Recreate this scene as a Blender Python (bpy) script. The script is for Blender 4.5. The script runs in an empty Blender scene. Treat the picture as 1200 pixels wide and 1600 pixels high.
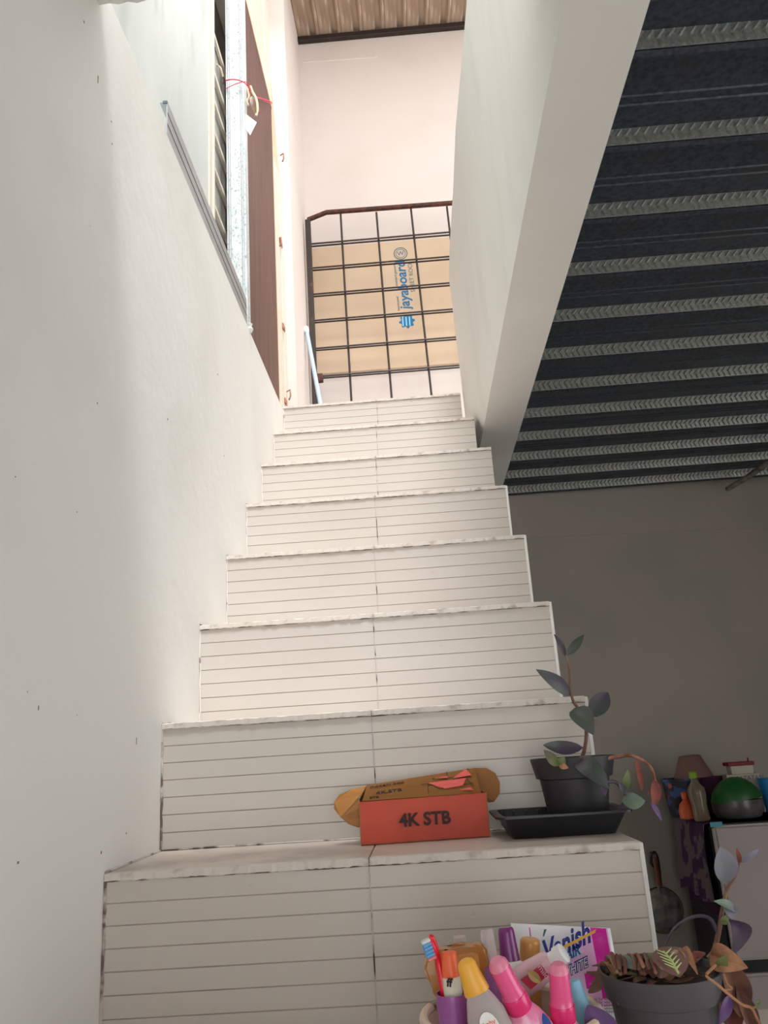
import bpy, bmesh, math, random
from mathutils import Vector, Matrix
random.seed(7)
S = bpy.context.scene
COL = S.collection
# ---------------------------------------------------------------- camera
# All heights below are measured from the camera's eye level; everything is lifted
# by LIFT at the very end so that the lower floor lies at z = 0.
LIFT = 1.5
FPX, PITCH, ROLL, YAW = 1255.37, 0.28451, -0.06504, -0.02976
_cy, _sy, _cp, _sp = math.cos(YAW), math.sin(YAW), math.cos(PITCH), math.sin(PITCH)
FWD = Vector((_sy*_cp, _cy*_cp, _sp)); _r = Vector((_cy, -_sy, 0)); _u = _r.cross(FWD)
_c, _s = math.cos(ROLL), math.sin(ROLL)
RGT = _c*_r + _s*_u; UPV = -_s*_r + _c*_u
cam = bpy.data.cameras.new('camera'); camo = bpy.data.objects.new('camera', cam); COL.objects.link(camo)
m = Matrix.Identity(4)
for i in range(3):
    m[i][0], m[i][1], m[i][2] = RGT[i], UPV[i], -FWD[i]
camo.matrix_world = m
cam.sensor_fit = 'VERTICAL'; cam.sensor_height = 24; cam.lens = FPX/1600*24
cam.clip_start = .02; cam.clip_end = 200
S.camera = camo
def P(px, py, Y):      # the point of the plane y = Y seen at a pixel
    d = FWD*FPX + RGT*(px-600) - UPV*(py-800)
    return d*(Y/d.y)
# ---------------------------------------------------------------- sky, sun, exposure
w = bpy.data.worlds.new('sky'); S.world = w; w.use_nodes = True
bg = w.node_tree.nodes['Background']; bg.inputs[0].default_value = (.985, .985, .985, 1); bg.inputs[1].default_value = 2.5
sl = bpy.data.lights.new('sun', 'SUN'); sl.energy = 5.0; sl.angle = math.radians(13); sl.color = (.93, .965, 1)
so = bpy.data.objects.new('sun', sl); COL.objects.link(so)
so.rotation_euler = Vector((-.10, .31, -1)).to_track_quat('-Z', 'Y').to_euler()
S.view_settings.view_transform = 'Standard'; S.view_settings.look = 'None'
S.view_settings.gamma = 1; S.view_settings.use_curve_mapping = False
S.view_settings.exposure = 0.18
# ---------------------------------------------------------------- materials
def lin(c):
    return tuple((x/255/12.92 if x/255 <= .04045 else ((x/255+.055)/1.055)**2.4) for x in c) + (1,)
def mat(name, rgb, rough=.6, metal=0, noise=None, bump=0, bscale=60, trans=0, alpha=1, emit=0, stretch=None, coat=0, ior=1.45):
    M = bpy.data.materials.new(name); M.use_nodes = True
    nt = M.node_tree; b = nt.nodes['Principled BSDF']
    b.inputs['Base Color'].default_value = lin(rgb); b.inputs['Roughness'].default_value = rough
    b.inputs['Metallic'].default_value = metal; b.inputs['IOR'].default_value = ior
    b.inputs['Transmission Weight'].default_value = trans; b.inputs['Alpha'].default_value = alpha
    b.inputs['Coat Weight'].default_value = coat
    if noise or bump:
        tc = nt.nodes.new('ShaderNodeTexCoord'); mp = nt.nodes.new('ShaderNodeMapping')
        nt.links.new(tc.outputs['Object'], mp.inputs[0])
        if stretch: mp.inputs['Scale'].default_value = stretch
    if noise:              # list of (scale, rgb2, lo, hi)
        prev = None
        for sc, c2, lo, hi in noise:
            n = nt.nodes.new('ShaderNodeTexNoise'); n.inputs['Scale'].default_value = sc; n.inputs['Detail'].default_value = 5
            nt.links.new(mp.outputs[0], n.inputs['Vector'])
            r = nt.nodes.new('ShaderNodeMapRange'); r.inputs[1].default_value = lo; r.inputs[2].default_value = hi
            nt.links.new(n.outputs[0], r.inputs[0])
            mx = nt.nodes.new('ShaderNodeMix'); mx.data_type = 'RGBA'
            nt.links.new(r.outputs[0], mx.inputs['Factor'])
            if prev: nt.links.new(prev, mx.inputs['A'])
            else: mx.inputs['A'].default_value = lin(rgb)
            mx.inputs['B'].default_value = lin(c2); prev = mx.outputs['Result']
        nt.links.new(prev, b.inputs['Base Color'])
    if bump:
        n = nt.nodes.new('ShaderNodeTexNoise'); n.inputs['Scale'].default_value = bscale; n.inputs['Detail'].default_value = 4
        nt.links.new(mp.outputs[0], n.inputs['Vector'])
        bp = nt.nodes.new('ShaderNodeBump'); bp.inputs['Strength'].default_value = bump; bp.inputs['Distance'].default_value = .01
        nt.links.new(n.outputs[0], bp.inputs['Height']); nt.links.new(bp.outputs[0], b.inputs['Normal'])
    return M
M = {}
M['plaster'] = mat('white_plaster', (226, 224, 219), .75, noise=[(1.6, (213, 209, 202), .5, .75), (60, (150, 140, 130), .76, .8)], bump=.12, bscale=25)
M['plaster_raw'] = mat('rough_grey_plaster', (220, 221, 217), .9, noise=[(2, (226, 226, 222), .4, .7), (7, (214, 215, 210), .5, .8)], bump=.12, bscale=14, stretch=(1, 1, .35))
M['plaster_warm'] = mat('warm_white_plaster', (208, 196, 189), .7, noise=[(2, (201, 188, 180), .5, .8)], bump=.08, bscale=30)
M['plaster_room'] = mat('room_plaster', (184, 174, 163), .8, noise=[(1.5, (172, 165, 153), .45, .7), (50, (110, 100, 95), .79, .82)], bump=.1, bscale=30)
M['underside_lit'] = mat('smooth_plaster_lit', (236, 233, 226), .8, noise=[(2, (230, 226, 218), .4, .7)])  # smooth beam plaster, whitened to stand for light bounced up from below
M['chip'] = mat('brown_chip', (104, 84, 74), .9, noise=[(40, (140, 120, 108), .4, .6)])
M['concrete'] = mat('concrete', (150, 146, 140), .9, noise=[(6, (120, 116, 110), .4, .7)], bump=.3)
M['tile'] = mat('cream_grooved_tile', (198, 190, 181), .32, noise=[(3, (188, 179, 168), .4, .7), (90, (165, 152, 140), .73, .8)], bump=.03, bscale=80, stretch=(.3, 1, 1))
M['tilelip'] = mat('tile_lip', (206, 197, 187), .5, noise=[(25, (170, 158, 148), .55, .68)])
M['grime'] = mat('dark_grime', (108, 92, 84), .9, noise=[(28, (196, 186, 176), .44, .56)])
M['groove'] = mat('tile_groove', (178, 166, 156), .6, noise=[(8, (158, 146, 136), .4, .7)])
M['tread'] = mat('cream_tread_tile', (205, 192, 180), .35, noise=[(5, (150, 135, 122), .5, .75), (40, (120, 105, 95), .68, .76)])
M['grout'] = mat('grimy_grout', (190, 182, 176), .8, noise=[(22, (70, 58, 54), .5, .6)])
M['caulk'] = mat('white_caulk', (216, 210, 203), .6, noise=[(30, (140, 126, 118), .60, .68)])
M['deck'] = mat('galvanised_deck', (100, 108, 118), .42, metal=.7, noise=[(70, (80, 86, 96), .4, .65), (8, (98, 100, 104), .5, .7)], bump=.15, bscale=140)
M['deckweb_lit'] = mat('galvanised_web_lit', (178, 178, 171), .38, metal=.6, noise=[(120, (146, 148, 143), .4, .7)], bump=.06, bscale=120)  # same steel as the deck; front light on the webs put into the colour
M['galv'] = mat('galvanised_stud', (196, 201, 200), .6, metal=.1, noise=[(150, (150, 158, 158), .54, .62), (18, (206, 210, 210), .5, .6)], stretch=(1, 1, .6))
M['alu'] = mat('grey_aluminium', (166, 170, 172), .4, metal=.5, noise=[(10, (150, 154, 156), .4, .7)])
M['aludark'] = mat('strip_line', (84, 90, 96), .5)
M['roof'] = mat('weathered_roof_sheet', (178, 156, 136), .6, metal=.1, noise=[(5, (120, 96, 78), .45, .7), (25, (200, 182, 164), .55, .7)], stretch=(2, .15, 1))
M['iron'] = mat('dark_painted_iron', (54, 44, 40), .5, metal=.3, noise=[(30, (96, 62, 48), .6, .75)])
M['rust'] = mat('rusty_iron', (92, 50, 38), .8, noise=[(40, (60, 36, 30), .4, .6)])
M['card'] = mat('board_paper', (203, 178, 152), .8, noise=[(2, (192, 166, 140), .4, .7)])
M['printblue'] = mat('blue_print', (36, 108, 150), .7)
M['printteal'] = mat('grey_teal_print', (84, 112, 112), .8)
M['brown'] = mat('brown_wood_board', (100, 68, 58), .6, noise=[(7, (80, 52, 44), .45, .65), (16, (150, 118, 98), .70, .74)], stretch=(1, 7, .35), bump=.1)
M['ply'] = mat('bare_plywood_edge', (214, 190, 162), .8, noise=[(9, (196, 168, 140), .4, .7)], stretch=(1, 1, .3))
M['cream'] = mat('cream_painted_wood', (206, 197, 182), .55, noise=[(20, (190, 174, 152), .6, .75)])
M['darkglass'] = mat('dusty_grey_pane', (176, 174, 168), .35, noise=[(6, (150, 146, 140), .4, .7)])
M['plaster_upper'] = mat('old_grey_plaster', (190, 193, 188), .9, noise=[(3, (204, 205, 200), .45, .65), (9, (176, 179, 172), .55, .75)], bump=.25, bscale=14, stretch=(1, 1, .35))
M['dark'] = mat('dark_room_wall', (62, 64, 72), .9)
M['red'] = mat('red_wire', (206, 44, 72), .4)
M['twine'] = mat('beige_twine', (204, 188, 164), .9)
M['paper'] = mat('white_paper_tag', (240, 240, 238), .7)
M['bluestick'] = mat('pale_blue_pole', (164, 184, 202), .35)
M['white'] = mat('white_plastic', (236, 236, 234), .35)
M['blackplastic'] = mat('black_plastic', (24, 24, 28), .35, noise=[(20, (34, 33, 37), .4, .7)])
M['potblack'] = mat('matt_black_pot', (50, 48, 52), .5, noise=[(9, (40, 38, 42), .4, .7), (60, (88, 80, 76), .7, .78)])
M['potgrey'] = mat('dusty_grey_pot', (84, 82, 86), .55, noise=[(9, (70, 68, 74), .4, .7), (50, (130, 122, 112), .7, .76)])
M['soil'] = mat('dark_soil', (58, 44, 36), .95, noise=[(40, (92, 70, 56), .5, .65)], bump=1, bscale=90)
def leafmat(n, a, b): return mat(n, a, .45, noise=[(14, b, .42, .62)], stretch=(1, 1, 1))
M['leafpurple'] = leafmat('purple_leaf', (74, 56, 78), (62, 72, 66))
M['leafgreen'] = leafmat('dark_green_leaf', (78, 92, 74), (82, 72, 88))
M['leaflime'] = leafmat('green_leaf', (112, 126, 72), (92, 90, 70))
M['leafgrey'] = leafmat('silver_purple_leaf', (134, 126, 148), (104, 124, 104))
M['leafviolet'] = leafmat('violet_leaf', (92, 60, 118), (110, 84, 128))
M['stem'] = mat('brown_stem', (112, 78, 66), .6, noise=[(30, (126, 112, 78), .45, .6)])
M['stemdry'] = mat('dry_stem', (164, 116, 96), .8, noise=[(30, (120, 72, 62), .45, .6)])
M['dryred'] = mat('dry_red_leaf', (146, 84, 74), .8, noise=[(30, (100, 54, 52), .45, .6)])
M['drybrown'] = mat('dry_brown_leaf', (136, 96, 78), .85, noise=[(20, (90, 60, 52), .4, .65)], bump=.5, bscale=50)
M['drytan'] = mat('dry_tan_leaf', (182, 134, 100), .85, noise=[(20, (140, 92, 70), .45, .65)], bump=.5, bscale=50)
M['fitgreen'] = mat('pale_vein', (190, 206, 140), .6)
M['fitred'] = mat('maroon_veined_leaf', (124, 92, 84), .7, noise=[(60, (168, 150, 120), .55, .62)])
M['kraft'] = mat('brown_cardboard', (186, 128, 66), .8, noise=[(5, (170, 112, 54), .4, .7)])
M['kraftin'] = mat('brown_cardboard_inside', (160, 110, 64), .85)
M['orange'] = mat('orange_printed_card', (200, 80, 58), .6, noise=[(8, (184, 72, 54), .4, .7)])
M['ink'] = mat('dark_ink', (60, 34, 36), .7)
M['pinkprint'] = mat('pink_print', (216, 92, 84), .7)
M['fridge'] = mat('grey_white_fridge_enamel', (184, 172, 166), .45, noise=[(2, (168, 156, 150), .4, .7)])
M['fridgeside'] = mat('black_fridge_side', (20, 19, 23), .5)
M['teal'] = mat('teal_sticker', (84, 158, 168), .6)
M['clothpurple'] = mat('purple_patterned_cloth', (134, 116, 118), .9, noise=[(7, (92, 56, 92), .5, .53)])
M['clothstrip'] = mat('dark_purple_cloth', (78, 38, 66), .9)
M['lampbrown'] = mat('brown_pot', (128, 94, 86), .7)
M['bucket'] = mat('dark_patterned_bucket', (40, 36, 50), .5, noise=[(16, (60, 84, 130), .53, .56), (12, (190, 70, 70), .62, .65)])
M['orangeball'] = mat('orange_plastic', (214, 92, 48), .4)
M['greendome'] = mat('dark_green_plastic', (36, 92, 40), .35)
M['greyclear'] = mat('smoky_plastic', (84, 82, 80), .25, noise=[(10, (110, 108, 104), .5, .7)])
M['crimson'] = mat('crimson_lid', (132, 24, 36), .5)
M['boxwhite'] = mat('off_white_carton', (214, 206, 190), .7)
M['bluecup'] = mat('blue_cup', (44, 132, 190), .4)
M['limecap'] = mat('lime_cap', (134, 168, 40), .4)
M['clear'] = mat('clear_bottle_plastic', (240, 230, 228), .12, trans=.6, alpha=1, ior=1.2)
M['clearbrown'] = mat('dusty_brown_bottle', (134, 118, 96), .2, trans=.25)
M['steel'] = mat('dull_steel', (150, 146, 138), .4, metal=.3, noise=[(20, (96, 92, 88), .4, .7)])
M['woodhandle'] = mat('brown_handle', (112, 64, 42), .5)
M['purplecup'] = mat('purple_ribbed_plastic', (150, 84, 150), .3, coat=.3)
M['purplecap'] = mat('deep_purple_plastic', (122, 42, 118), .3, coat=.3)
M['gold'] = mat('golden_cap', (206, 146, 78), .3, coat=.3)
M['amber'] = mat('amber_plastic', (180, 118, 50), .25, coat=.4)
M['yellowcap'] = mat('yellow_cap', (240, 176, 66), .35)
M['orangecap'] = mat('orange_cap', (244, 112, 66), .35)
M['pinkcap'] = mat('translucent_pink_cap', (238, 92, 148), .25, coat=.4)
M['pinkcaptop'] = mat('pale_pink_cap_top', (232, 136, 164), .3)
M['hotpink'] = mat('hot_pink_cap', (232, 48, 118), .25, coat=.4)
M['pinkbody'] = mat('pink_bottle', (240, 138, 180), .3, coat=.3, noise=[(60, (248, 180, 206), .5, .6)])
M['pinklabel'] = mat('rose_label', (208, 52, 104), .4, noise=[(40, (240, 200, 210), .62, .66)])
M['bluelabel'] = mat('blue_label_patch', (52, 84, 164), .4)
M['tubepink'] = mat('pale_pink_tube', (226, 186, 196), .3, coat=.3)
M['redlabel'] = mat('crimson_label', (178, 26, 60), .4)
M['olive'] = mat('olive_leaf_print', (176, 150, 96), .5)
M['pouchwhite'] = mat('pouch_white', (236, 234, 238), .25, coat=.3)
M['magenta'] = mat('pouch_magenta', (216, 34, 160), .22, coat=.5, noise=[(9, (232, 110, 196), .5, .7)])
M['pouchpink'] = mat('pouch_pale_pink', (232, 176, 216), .25, coat=.5, noise=[(14, (240, 214, 234), .5, .65)])
M['navy'] = mat('navy_print', (34, 42, 142), .4)
M['yellowprint'] = mat('yellow_print', (236, 186, 60), .5)
M['skyblue'] = mat('sky_blue_print', (140, 200, 226), .5)
M['greyprint'] = mat('grey_print', (120, 122, 128), .7)
M['tealgreen'] = mat('teal_green_plastic', (22, 108, 100), .3)
M['basket'] = mat('ivory_plastic_rim', (222, 198, 178), .45)
M['brushred'] = mat('red_toothbrush', (222, 34, 50), .3, coat=.3)
M['bristle'] = mat('white_bristles', (218, 220, 218), .8)
M['bristleblue'] = mat('blue_bristles', (104, 166, 214), .8)
M['bristlepink'] = mat('pink_bristles', (226, 140, 138), .8)
M['creamlabel'] = mat('cream_label', (222, 220, 196), .5)
M['floor'] = mat('grey_cement_floor', (120, 120, 116), .6, noise=[(3, (98, 98, 94), .4, .7)])
# ---------------------------------------------------------------- helpers
def BM(): return bmesh.new()
def wpos(o):
    v = Vector((0, 0, 0))
    while o: v += o.location; o = o.parent
    return v
def tag(o, label=None, cat=None, group=None, kind=None):
    if label: o['label'] = label
    if cat: o['category'] = cat
    if group: o['group'] = group
    if kind: o['kind'] = kind
    return o
def obj(name, bm, m, parent=None, smooth=False, mats=None, normals=True):
    if normals: bmesh.ops.recalc_face_normals(bm, faces=bm.faces)
    if parent: off = wpos(parent)
    else:
        xs = [v.co for v in bm.verts]
        off = Vector(((min(v.x for v in xs)+max(v.x for v in xs))/2, (min(v.y for v in xs)+max(v.y for v in xs))/2, min(v.z for v in xs)))
    for v in bm.verts: v.co -= off
    me = bpy.data.meshes.new(name); bm.to_mesh(me); bm.free()
    for mm in (mats or [m]): me.materials.append(mm)
    if smooth:
        for p in me.polygons: p.use_smooth = True
        try: me.set_sharp_from_angle(angle=math.radians(40))
        except Exception: pass
    o = bpy.data.objects.new(name, me); COL.objects.link(o)
    if parent: o.parent = parent
    else: o.location = off
    return o
def thing(name, label, cat, loc, group=None):
    o = bpy.data.objects.new(name, None); o.empty_display_size = .05; COL.objects.link(o); o.location = loc
    return tag(o, label, cat, group)
def dup(o, dloc, parent=None):
    c = o.copy(); COL.objects.link(c); c.location = o.location + Vector(dloc)
    if parent: c.parent = parent
    return c
def box(bm, a, b, mi=0):
    x0, y0, z0 = a; x1, y1, z1 = b
    v = [bm.verts.new(p) for p in ((x0,y0,z0),(x1,y0,z0),(x1,y1,z0),(x0,y1,z0),(x0,y0,z1),(x1,y0,z1),(x1,y1,z1),(x0,y1,z1))]
    for f in ((0,3,2,1),(4,5,6,7),(0,1,5,4),(1,2,6,5),(2,3,7,6),(3,0,4,7)):
        bm.faces.new([v[i] for i in f]).material_index = mi
    return bm
def bbox(a, b, bev=.003, seg=1):
    bm = box(BM(), a, b)
    if bev: bmesh.ops.bevel(bm, geom=list(bm.edges), offset=bev, segments=seg, affect='EDGES')
    return bm
def prism(bm, pts, vec, mi=0):      # outline extruded along vec
    a = [bm.verts.new(p) for p in pts]; b = [bm.verts.new(Vector(p)+Vector(vec)) for p in pts]
    n = len(a)
    bm.faces.new(a).material_index = mi; bm.faces.new(b[::-1]).material_index = mi
    for i in range(n): bm.faces.new((a[i], b[i], b[(i+1) % n], a[(i+1) % n])).material_index = mi
    return bm
def frame_of(d):
    d = d.normalized(); r = d.cross(Vector((0, 1, 0)) if abs(d.y) < .9 else Vector((1, 0, 0))).normalized()
    return r, d.cross(r).normalized()
def lathe(p0, p1, prof, seg=24, flat=1, bm=None):   # prof: (t along p0->p1 in 0..1, radius); flat squeezes towards the viewer axis
    bm = bm or BM(); p0 = Vector(p0); p1 = Vector(p1); d = p1-p0; a, b = frame_of(d); rings = []
    for t, r in prof:
        c = p0+d*t
        if r < 1e-6: rings.append([bm.verts.new(c)]); continue
        rings.append([bm.verts.new(c+a*(r*math.cos(q))+b*(r*flat*math.sin(q))) for q in [2*math.pi*k/seg for k in range(seg)]])
    for i in range(len(rings)-1):
        A, B = rings[i], rings[i+1]
        for k in range(seg):
            l = (k+1) % seg
            if len(A) == 1 and len(B) == 1: continue
            if len(A) == 1: bm.faces.new((A[0], B[l], B[k]))
            elif len(B) == 1: bm.faces.new((A[k], A[l], B[0]))
            else: bm.faces.new((A[k], A[l], B[l], B[k]))
    for R, rv in ((rings[0], 1), (rings[-1], 0)):
        if len(R) > 2: bm.faces.new(R[::-1] if rv else R)
    return bm
def tube(pts, r, seg=8, bm=None, r1=None):
    bm = bm or BM(); pts = [Vector(p) for p in pts]; rings = []; n = len(pts)
    for i, p in enumerate(pts):
        d = (pts[min(i+1, n-1)]-pts[max(i-1, 0)]); a, b = frame_of(d)
        rr = r if r1 is None else r+(r1-r)*i/(n-1)
        rings.append([bm.verts.new(p+a*(rr*math.cos(q))+b*(rr*math.sin(q))) for q in [2*math.pi*k/seg for k in range(seg)]])
    for i in range(n-1):
        for k in range(seg):
            l = (k+1) % seg; bm.faces.new((rings[i][k], rings[i][l], rings[i+1][l], rings[i+1][k]))
    bm.faces.new(rings[0][::-1]); bm.faces.new(rings[-1])
    return bm
def curve(pts, n=24):     # Catmull-Rom through the points
    pts = [Vector(p) for p in pts]; out = []; q = [pts[0]]+pts+[pts[-1]]; m_ = max(2, n//(len(pts)-1))
    for i in range(1, len(q)-2):
        for k in range(m_):
            t = k/m_
            out.append(.5*((2*q[i])+(-q[i-1]+q[i+1])*t+(2*q[i-1]-5*q[i]+4*q[i+1]-q[i+2])*t*t+(-q[i-1]+3*q[i]-3*q[i+1]+q[i+2])*t**3))
    out.append(pts[-1]); return out
def leaf_bm(p0, p1, wid, side=None, bow=.12, fold=.25, tipbias=.45, n=9, th=.0008, droop=None):
    p0 = Vector(p0); p1 = Vector(p1); d = p1-p0; L = d.length
    view = Vector((0, -1, .15))
    s = Vector(side).normalized() if side else d.cross(view).normalized()
    nrm = s.cross(d).normalized()
    bm = BM(); rows = []
    for i in range(n+1):
        t = i/n; c = p0+d*t+nrm*(math.sin(math.pi*t)*bow*L)
        if droop: c += Vector(droop)*(math.sin(math.pi*t))
        wv = wid*.5*(math.sin(math.pi*t**(math.log(.5)/math.log(tipbias))))**.75 if 0 < t < 1 else .0006
        rows.append([c+s*(wv*u)+nrm*(abs(u)*wv*fold) for u in (-1, -.5, 0, .5, 1)])
    for sgn in (0, 1):
        vv = [[bm.verts.new(p+nrm*(-th*sgn)) for p in r] for r in rows]
        if sgn == 0: top = vv
        else: bot = vv
        for i in range(n):
            for k in range(4): bm.faces.new((vv[i][k], vv[i][k+1], vv[i+1][k+1], vv[i+1][k]))
    edge = lambda A, B: [bm.faces.new((A[i], A[i+1], B[i+1], B[i])) for i in range(len(A)-1)]
    edge([r[0] for r in top], [r[0] for r in bot]); edge([r[4] for r in top], [r[4] for r in bot])
    edge(top[0], bot[0]); edge(top[-1], bot[-1])
    return bm
def text(name, s, size, m, parent, o, xd, yd, ext=.0004, bold=0, shear=0, align='CENTER', space=1, slant=False, xs=1):
    c = bpy.data.curves.new(name, 'FONT'); c.body = s; c.size = size; c.extrude = ext; c.offset = bold; c.shear = shear
    c.align_x = align; c.align_y = 'CENTER'; c.resolution_u = 3; c.space_character = space
    t = bpy.data.objects.new(name, c); COL.objects.link(t)
    bpy.context.view_layer.update()
    me = bpy.data.meshes.new_from_object(t.evaluated_get(bpy.context.evaluated_depsgraph_get()))
    bpy.data.objects.remove(t); bpy.data.curves.remove(c)
    xd = Vector(xd).normalized(); yd = Vector(yd).normalized() if slant else (Vector(yd)-xd*Vector(yd).dot(xd)).normalized(); zd = xd.cross(yd).normalized(); xd = xd*xs
    off = wpos(parent); o = Vector(o)
    for v in me.vertices: v.co = o+xd*v.co.x+yd*v.co.y+zd*v.co.z-off
    me.materials.clear(); me.materials.append(m)
    r = bpy.data.objects.new(name, me); COL.objects.link(r); r.parent = parent
    return r
def struct(name, bm, m, parent=None, smooth=False, mats=None):
    o = obj(name, bm, m, parent, smooth, mats)
    if not parent: o['kind'] = 'structure'
    return o
# ---------------------------------------------------------------- the shell
XL, XR = -.4945, .3055            # stair width .8
Y1, Z1, T, H = 1.293, -.1561, .2653, .2256
FZ = -LIFT
ZLED = 1.402
bm = BM(); box(bm, (-.75, -3, FZ), (XL, 4.45, ZLED)); wl = struct('wall_left', bm, M['plaster'])
def PX(px, py, X):
    d = FWD*FPX + RGT*(px-600) - UPV*(py-800)
    return d*(X/d.x)
for px, py, w_, h_ in ((213, 1158, .0022, .012), (28, 1348, .004, .003), (153, 124, .003, .016), (131, 34, .004, .004), (174, 190, .003, .003), (175, 225, .003, .003), (152, 630, .002, .003), (120, 800, .002, .002), (60, 1106, .002, .006), (262, 655, .0025, .005), (24, 745, .002, .002), (340, 585, .003, .004), (158, 1332, .003, .004), (197, 1302, .002, .003), (350, 712, .002, .004)):
    q = PX(px, py, XL)
    obj('paint_chip', bbox((XL-.002, q.y-w_/2, q.z-h_/2), (XL+.0006, q.y+w_/2, q.z+h_/2), .0004), M['chip'], wl)
# upper wall on the ledge
XU = -.58
bm = BM(); box(bm, (-.72, -3, ZLED), (XU, 2.235, 4.9)); struct('wall_upper_left', bm, M['plaster_upper'])
bm = BM(); box(bm, (-.72, 2.235, 3.3), (XU-.005, 3.44, 4.9)); box(bm, (-.68, 3.44, ZLED), (XU-.002, 3.62, 4.9)); struct('trim_1', bm, M['cream'])
bm = BM(); box(bm, (-.72, 3.60, 1.423), (XL-.0, 4.25, 4.9)); struct('wall_pillar', bm, M['plaster_warm'])
bm = BM(); box(bm, (-2.6, 4.25, 1.423), (.463, 4.42, 4.56)); box(bm, (.463, 4.25, 1.6), (3.6, 4.42, 4.56)); struct('wall_back', bm, M['plaster_warm'])
# dark room behind the window and the board
bm = BM(); box(bm, (-2.6, .9, ZLED-.1), (-2.5, 4.4, 4.9)); box(bm, (-2.6, .8, ZLED-.1), (-.72, .9, 4.9)); struct('wall_side_room', bm, M['dark'])
bm = BM(); box(bm, (-2.6, .8, 4.9), (-.58, 4.45, 4.98)); struct('ceiling_side_room', bm, M['dark'])
bm = BM(); box(bm, (-2.6, .8, ZLED-.16), (-.75, 4.45, ZLED)); struct('floor_side_room', bm, M['concrete'])
# thin slab over the foot of the stairs
bm = BM(); n = 60; ys = []
for i in range(n+1):
    x = -.5795+i*(.92+.45-.5*.9)/n if False else XU+i*(XR+.16-XU)/n
    ys.append((x, 1.13+random.uniform(-.003, .003)))
a = [bm.verts.new((x, y, 1.334+random.uniform(-.0015, .0015))) for x, y in ys]; b = [bm.verts.new((x, y, 1.385)) for x, y in ys]
c = [bm.verts.new((x, -1.3, 1.334)) for x, y in ys]; d = [bm.verts.new((x, -1.3, 1.385)) for x, y in ys]
for i in range(n):
    for q in ((a, b), (c, d), (a, c), (b, d)): bm.faces.new((q[0][i], q[0][i+1], q[1][i+1], q[1][i]))
for k in (0, n): bm.faces.new((a[k], b[k], d[k], c[k]))
struct('ceiling_over_stairs', bm, M['plaster'])
# parapet beside the stairwell: slightly bowed, hangs below the deck as a beam
rows = [(-1.2, .318, .305, 2.215), (.6, .318, .305, 2.215), (1.5, .318, .304, 2.215), (2.0, .318, .303, 2.22), (2.3, .318, .300, 2.25), (2.55, .318, .292, 2.245), (2.8, .318, .283, 2.155), (3.0, .318, .268, 2.06), (3.15, .318, .262, 1.985)]
bm = BM(); R_ = []
for y, xb, xt, zt in rows:
    R_.append([bm.verts.new(p) for p in ((xb, y, 1.156), (xt+(.014 if y > 2.4 else .008), y, 1.22), (xt, y, zt), (.463, y, zt), (.463, y, 1.156))])
for i in range(len(R_)-1):
    for k in range(5): bm.faces.new((R_[i][k], R_[i][(k+1) % 5], R_[i+1][(k+1) % 5], R_[i+1][k])).material_index = 1 if k == 4 else 0
bm.faces.new(R_[0]); bm.faces.new(R_[-1][::-1])
struct('wall_parapet', bm, None, smooth=True, mats=[M['plaster_raw'], M['underside_lit']])
# upper floor slab on the deck, and landing behind the top step
bm = BM(); box(bm, (.463, -1.3, 1.495), (3.7, 5.2, 1.6)); struct('floor_upper', bm, M['concrete'])
bm = BM(); box(bm, (XL, Y1+7*T+.26, 1.25), (3.6, 4.25, 1.423)) if False else box(bm, (XL, 3.42, 1.25), (.316, 5.2, 1.423)); struct('floor_landing', bm, M['tread'])
bm = BM(); box(bm, (.318, 3.15, 1.156), (.463, 5.0, 1.423)); struct('trim_4', bm, M['underside_lit'])
# room on the right
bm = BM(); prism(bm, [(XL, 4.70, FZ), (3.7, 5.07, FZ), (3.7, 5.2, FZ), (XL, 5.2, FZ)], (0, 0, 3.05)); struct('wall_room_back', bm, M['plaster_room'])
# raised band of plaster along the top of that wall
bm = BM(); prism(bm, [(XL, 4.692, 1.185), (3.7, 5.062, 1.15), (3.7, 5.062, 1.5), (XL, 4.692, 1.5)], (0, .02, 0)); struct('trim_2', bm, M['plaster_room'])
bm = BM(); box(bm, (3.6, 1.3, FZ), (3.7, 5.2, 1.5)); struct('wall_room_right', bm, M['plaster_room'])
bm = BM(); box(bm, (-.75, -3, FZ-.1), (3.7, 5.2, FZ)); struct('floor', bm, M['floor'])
bm = BM(); box(bm, (-.4945, -1.3, .55), (1.0, -1.2, 1.334)); box(bm, (1.0, -1.3, FZ), (3.7, -1.2, 1.45)); struct('wall_front_baffle', bm, M['plaster_room'])  # unseen wall; low opening shaped to light the risers more than the deck
# ---------------------------------------------------------------- steel deck ceiling
ZD = 1.441; RP = .2995
ceil = bpy.data.objects.new('ceiling', None); COL.objects.link(ceil); ceil['kind'] = 'structure'; ceil.location = (.463, -3, ZD)
X0, X1 = .463, 3.6
def deck_panel(y):   # y: the far lower edge of the web that faces the front
    zt, zb = ZD+.052, ZD
    pr = [(y+.012-RP+.024, zt), (y-.135, zt), (y-.131, zt-.003), (y-.127, zt), (y-.105, zt), (y-.101, zt-.003), (y-.097, zt), (y-.022, zt), (y-.014, zb+.008), (y-.014, zb+.004), (y, zb), (y+.006, zb), (y+.010, zb+.010), (y+.014, zb+.012), (y+.036, zt)]
    pr[0] = (y+.036-RP, zt)
    bm = BM()
    lo = [(a, b) for a, b in pr]; hi = [(a, b+.0015) for a, b in pr][::-1]
    v = []
    for x in (X0, X1): v.append([bm.verts.new((x, a, b)) for a, b in lo]+[bm.verts.new((x, a, b)) for a, b in hi])
    n = len(v[0]); k = len(lo)
    for i in range(n):
        j = (i+1) % n; f = bm.faces.new((v[0][i], v[0][j], v[1][j], v[1][i]))
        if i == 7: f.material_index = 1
    return bm
yy = [1.468+RP*i for i in range(-8, 12)]
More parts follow.
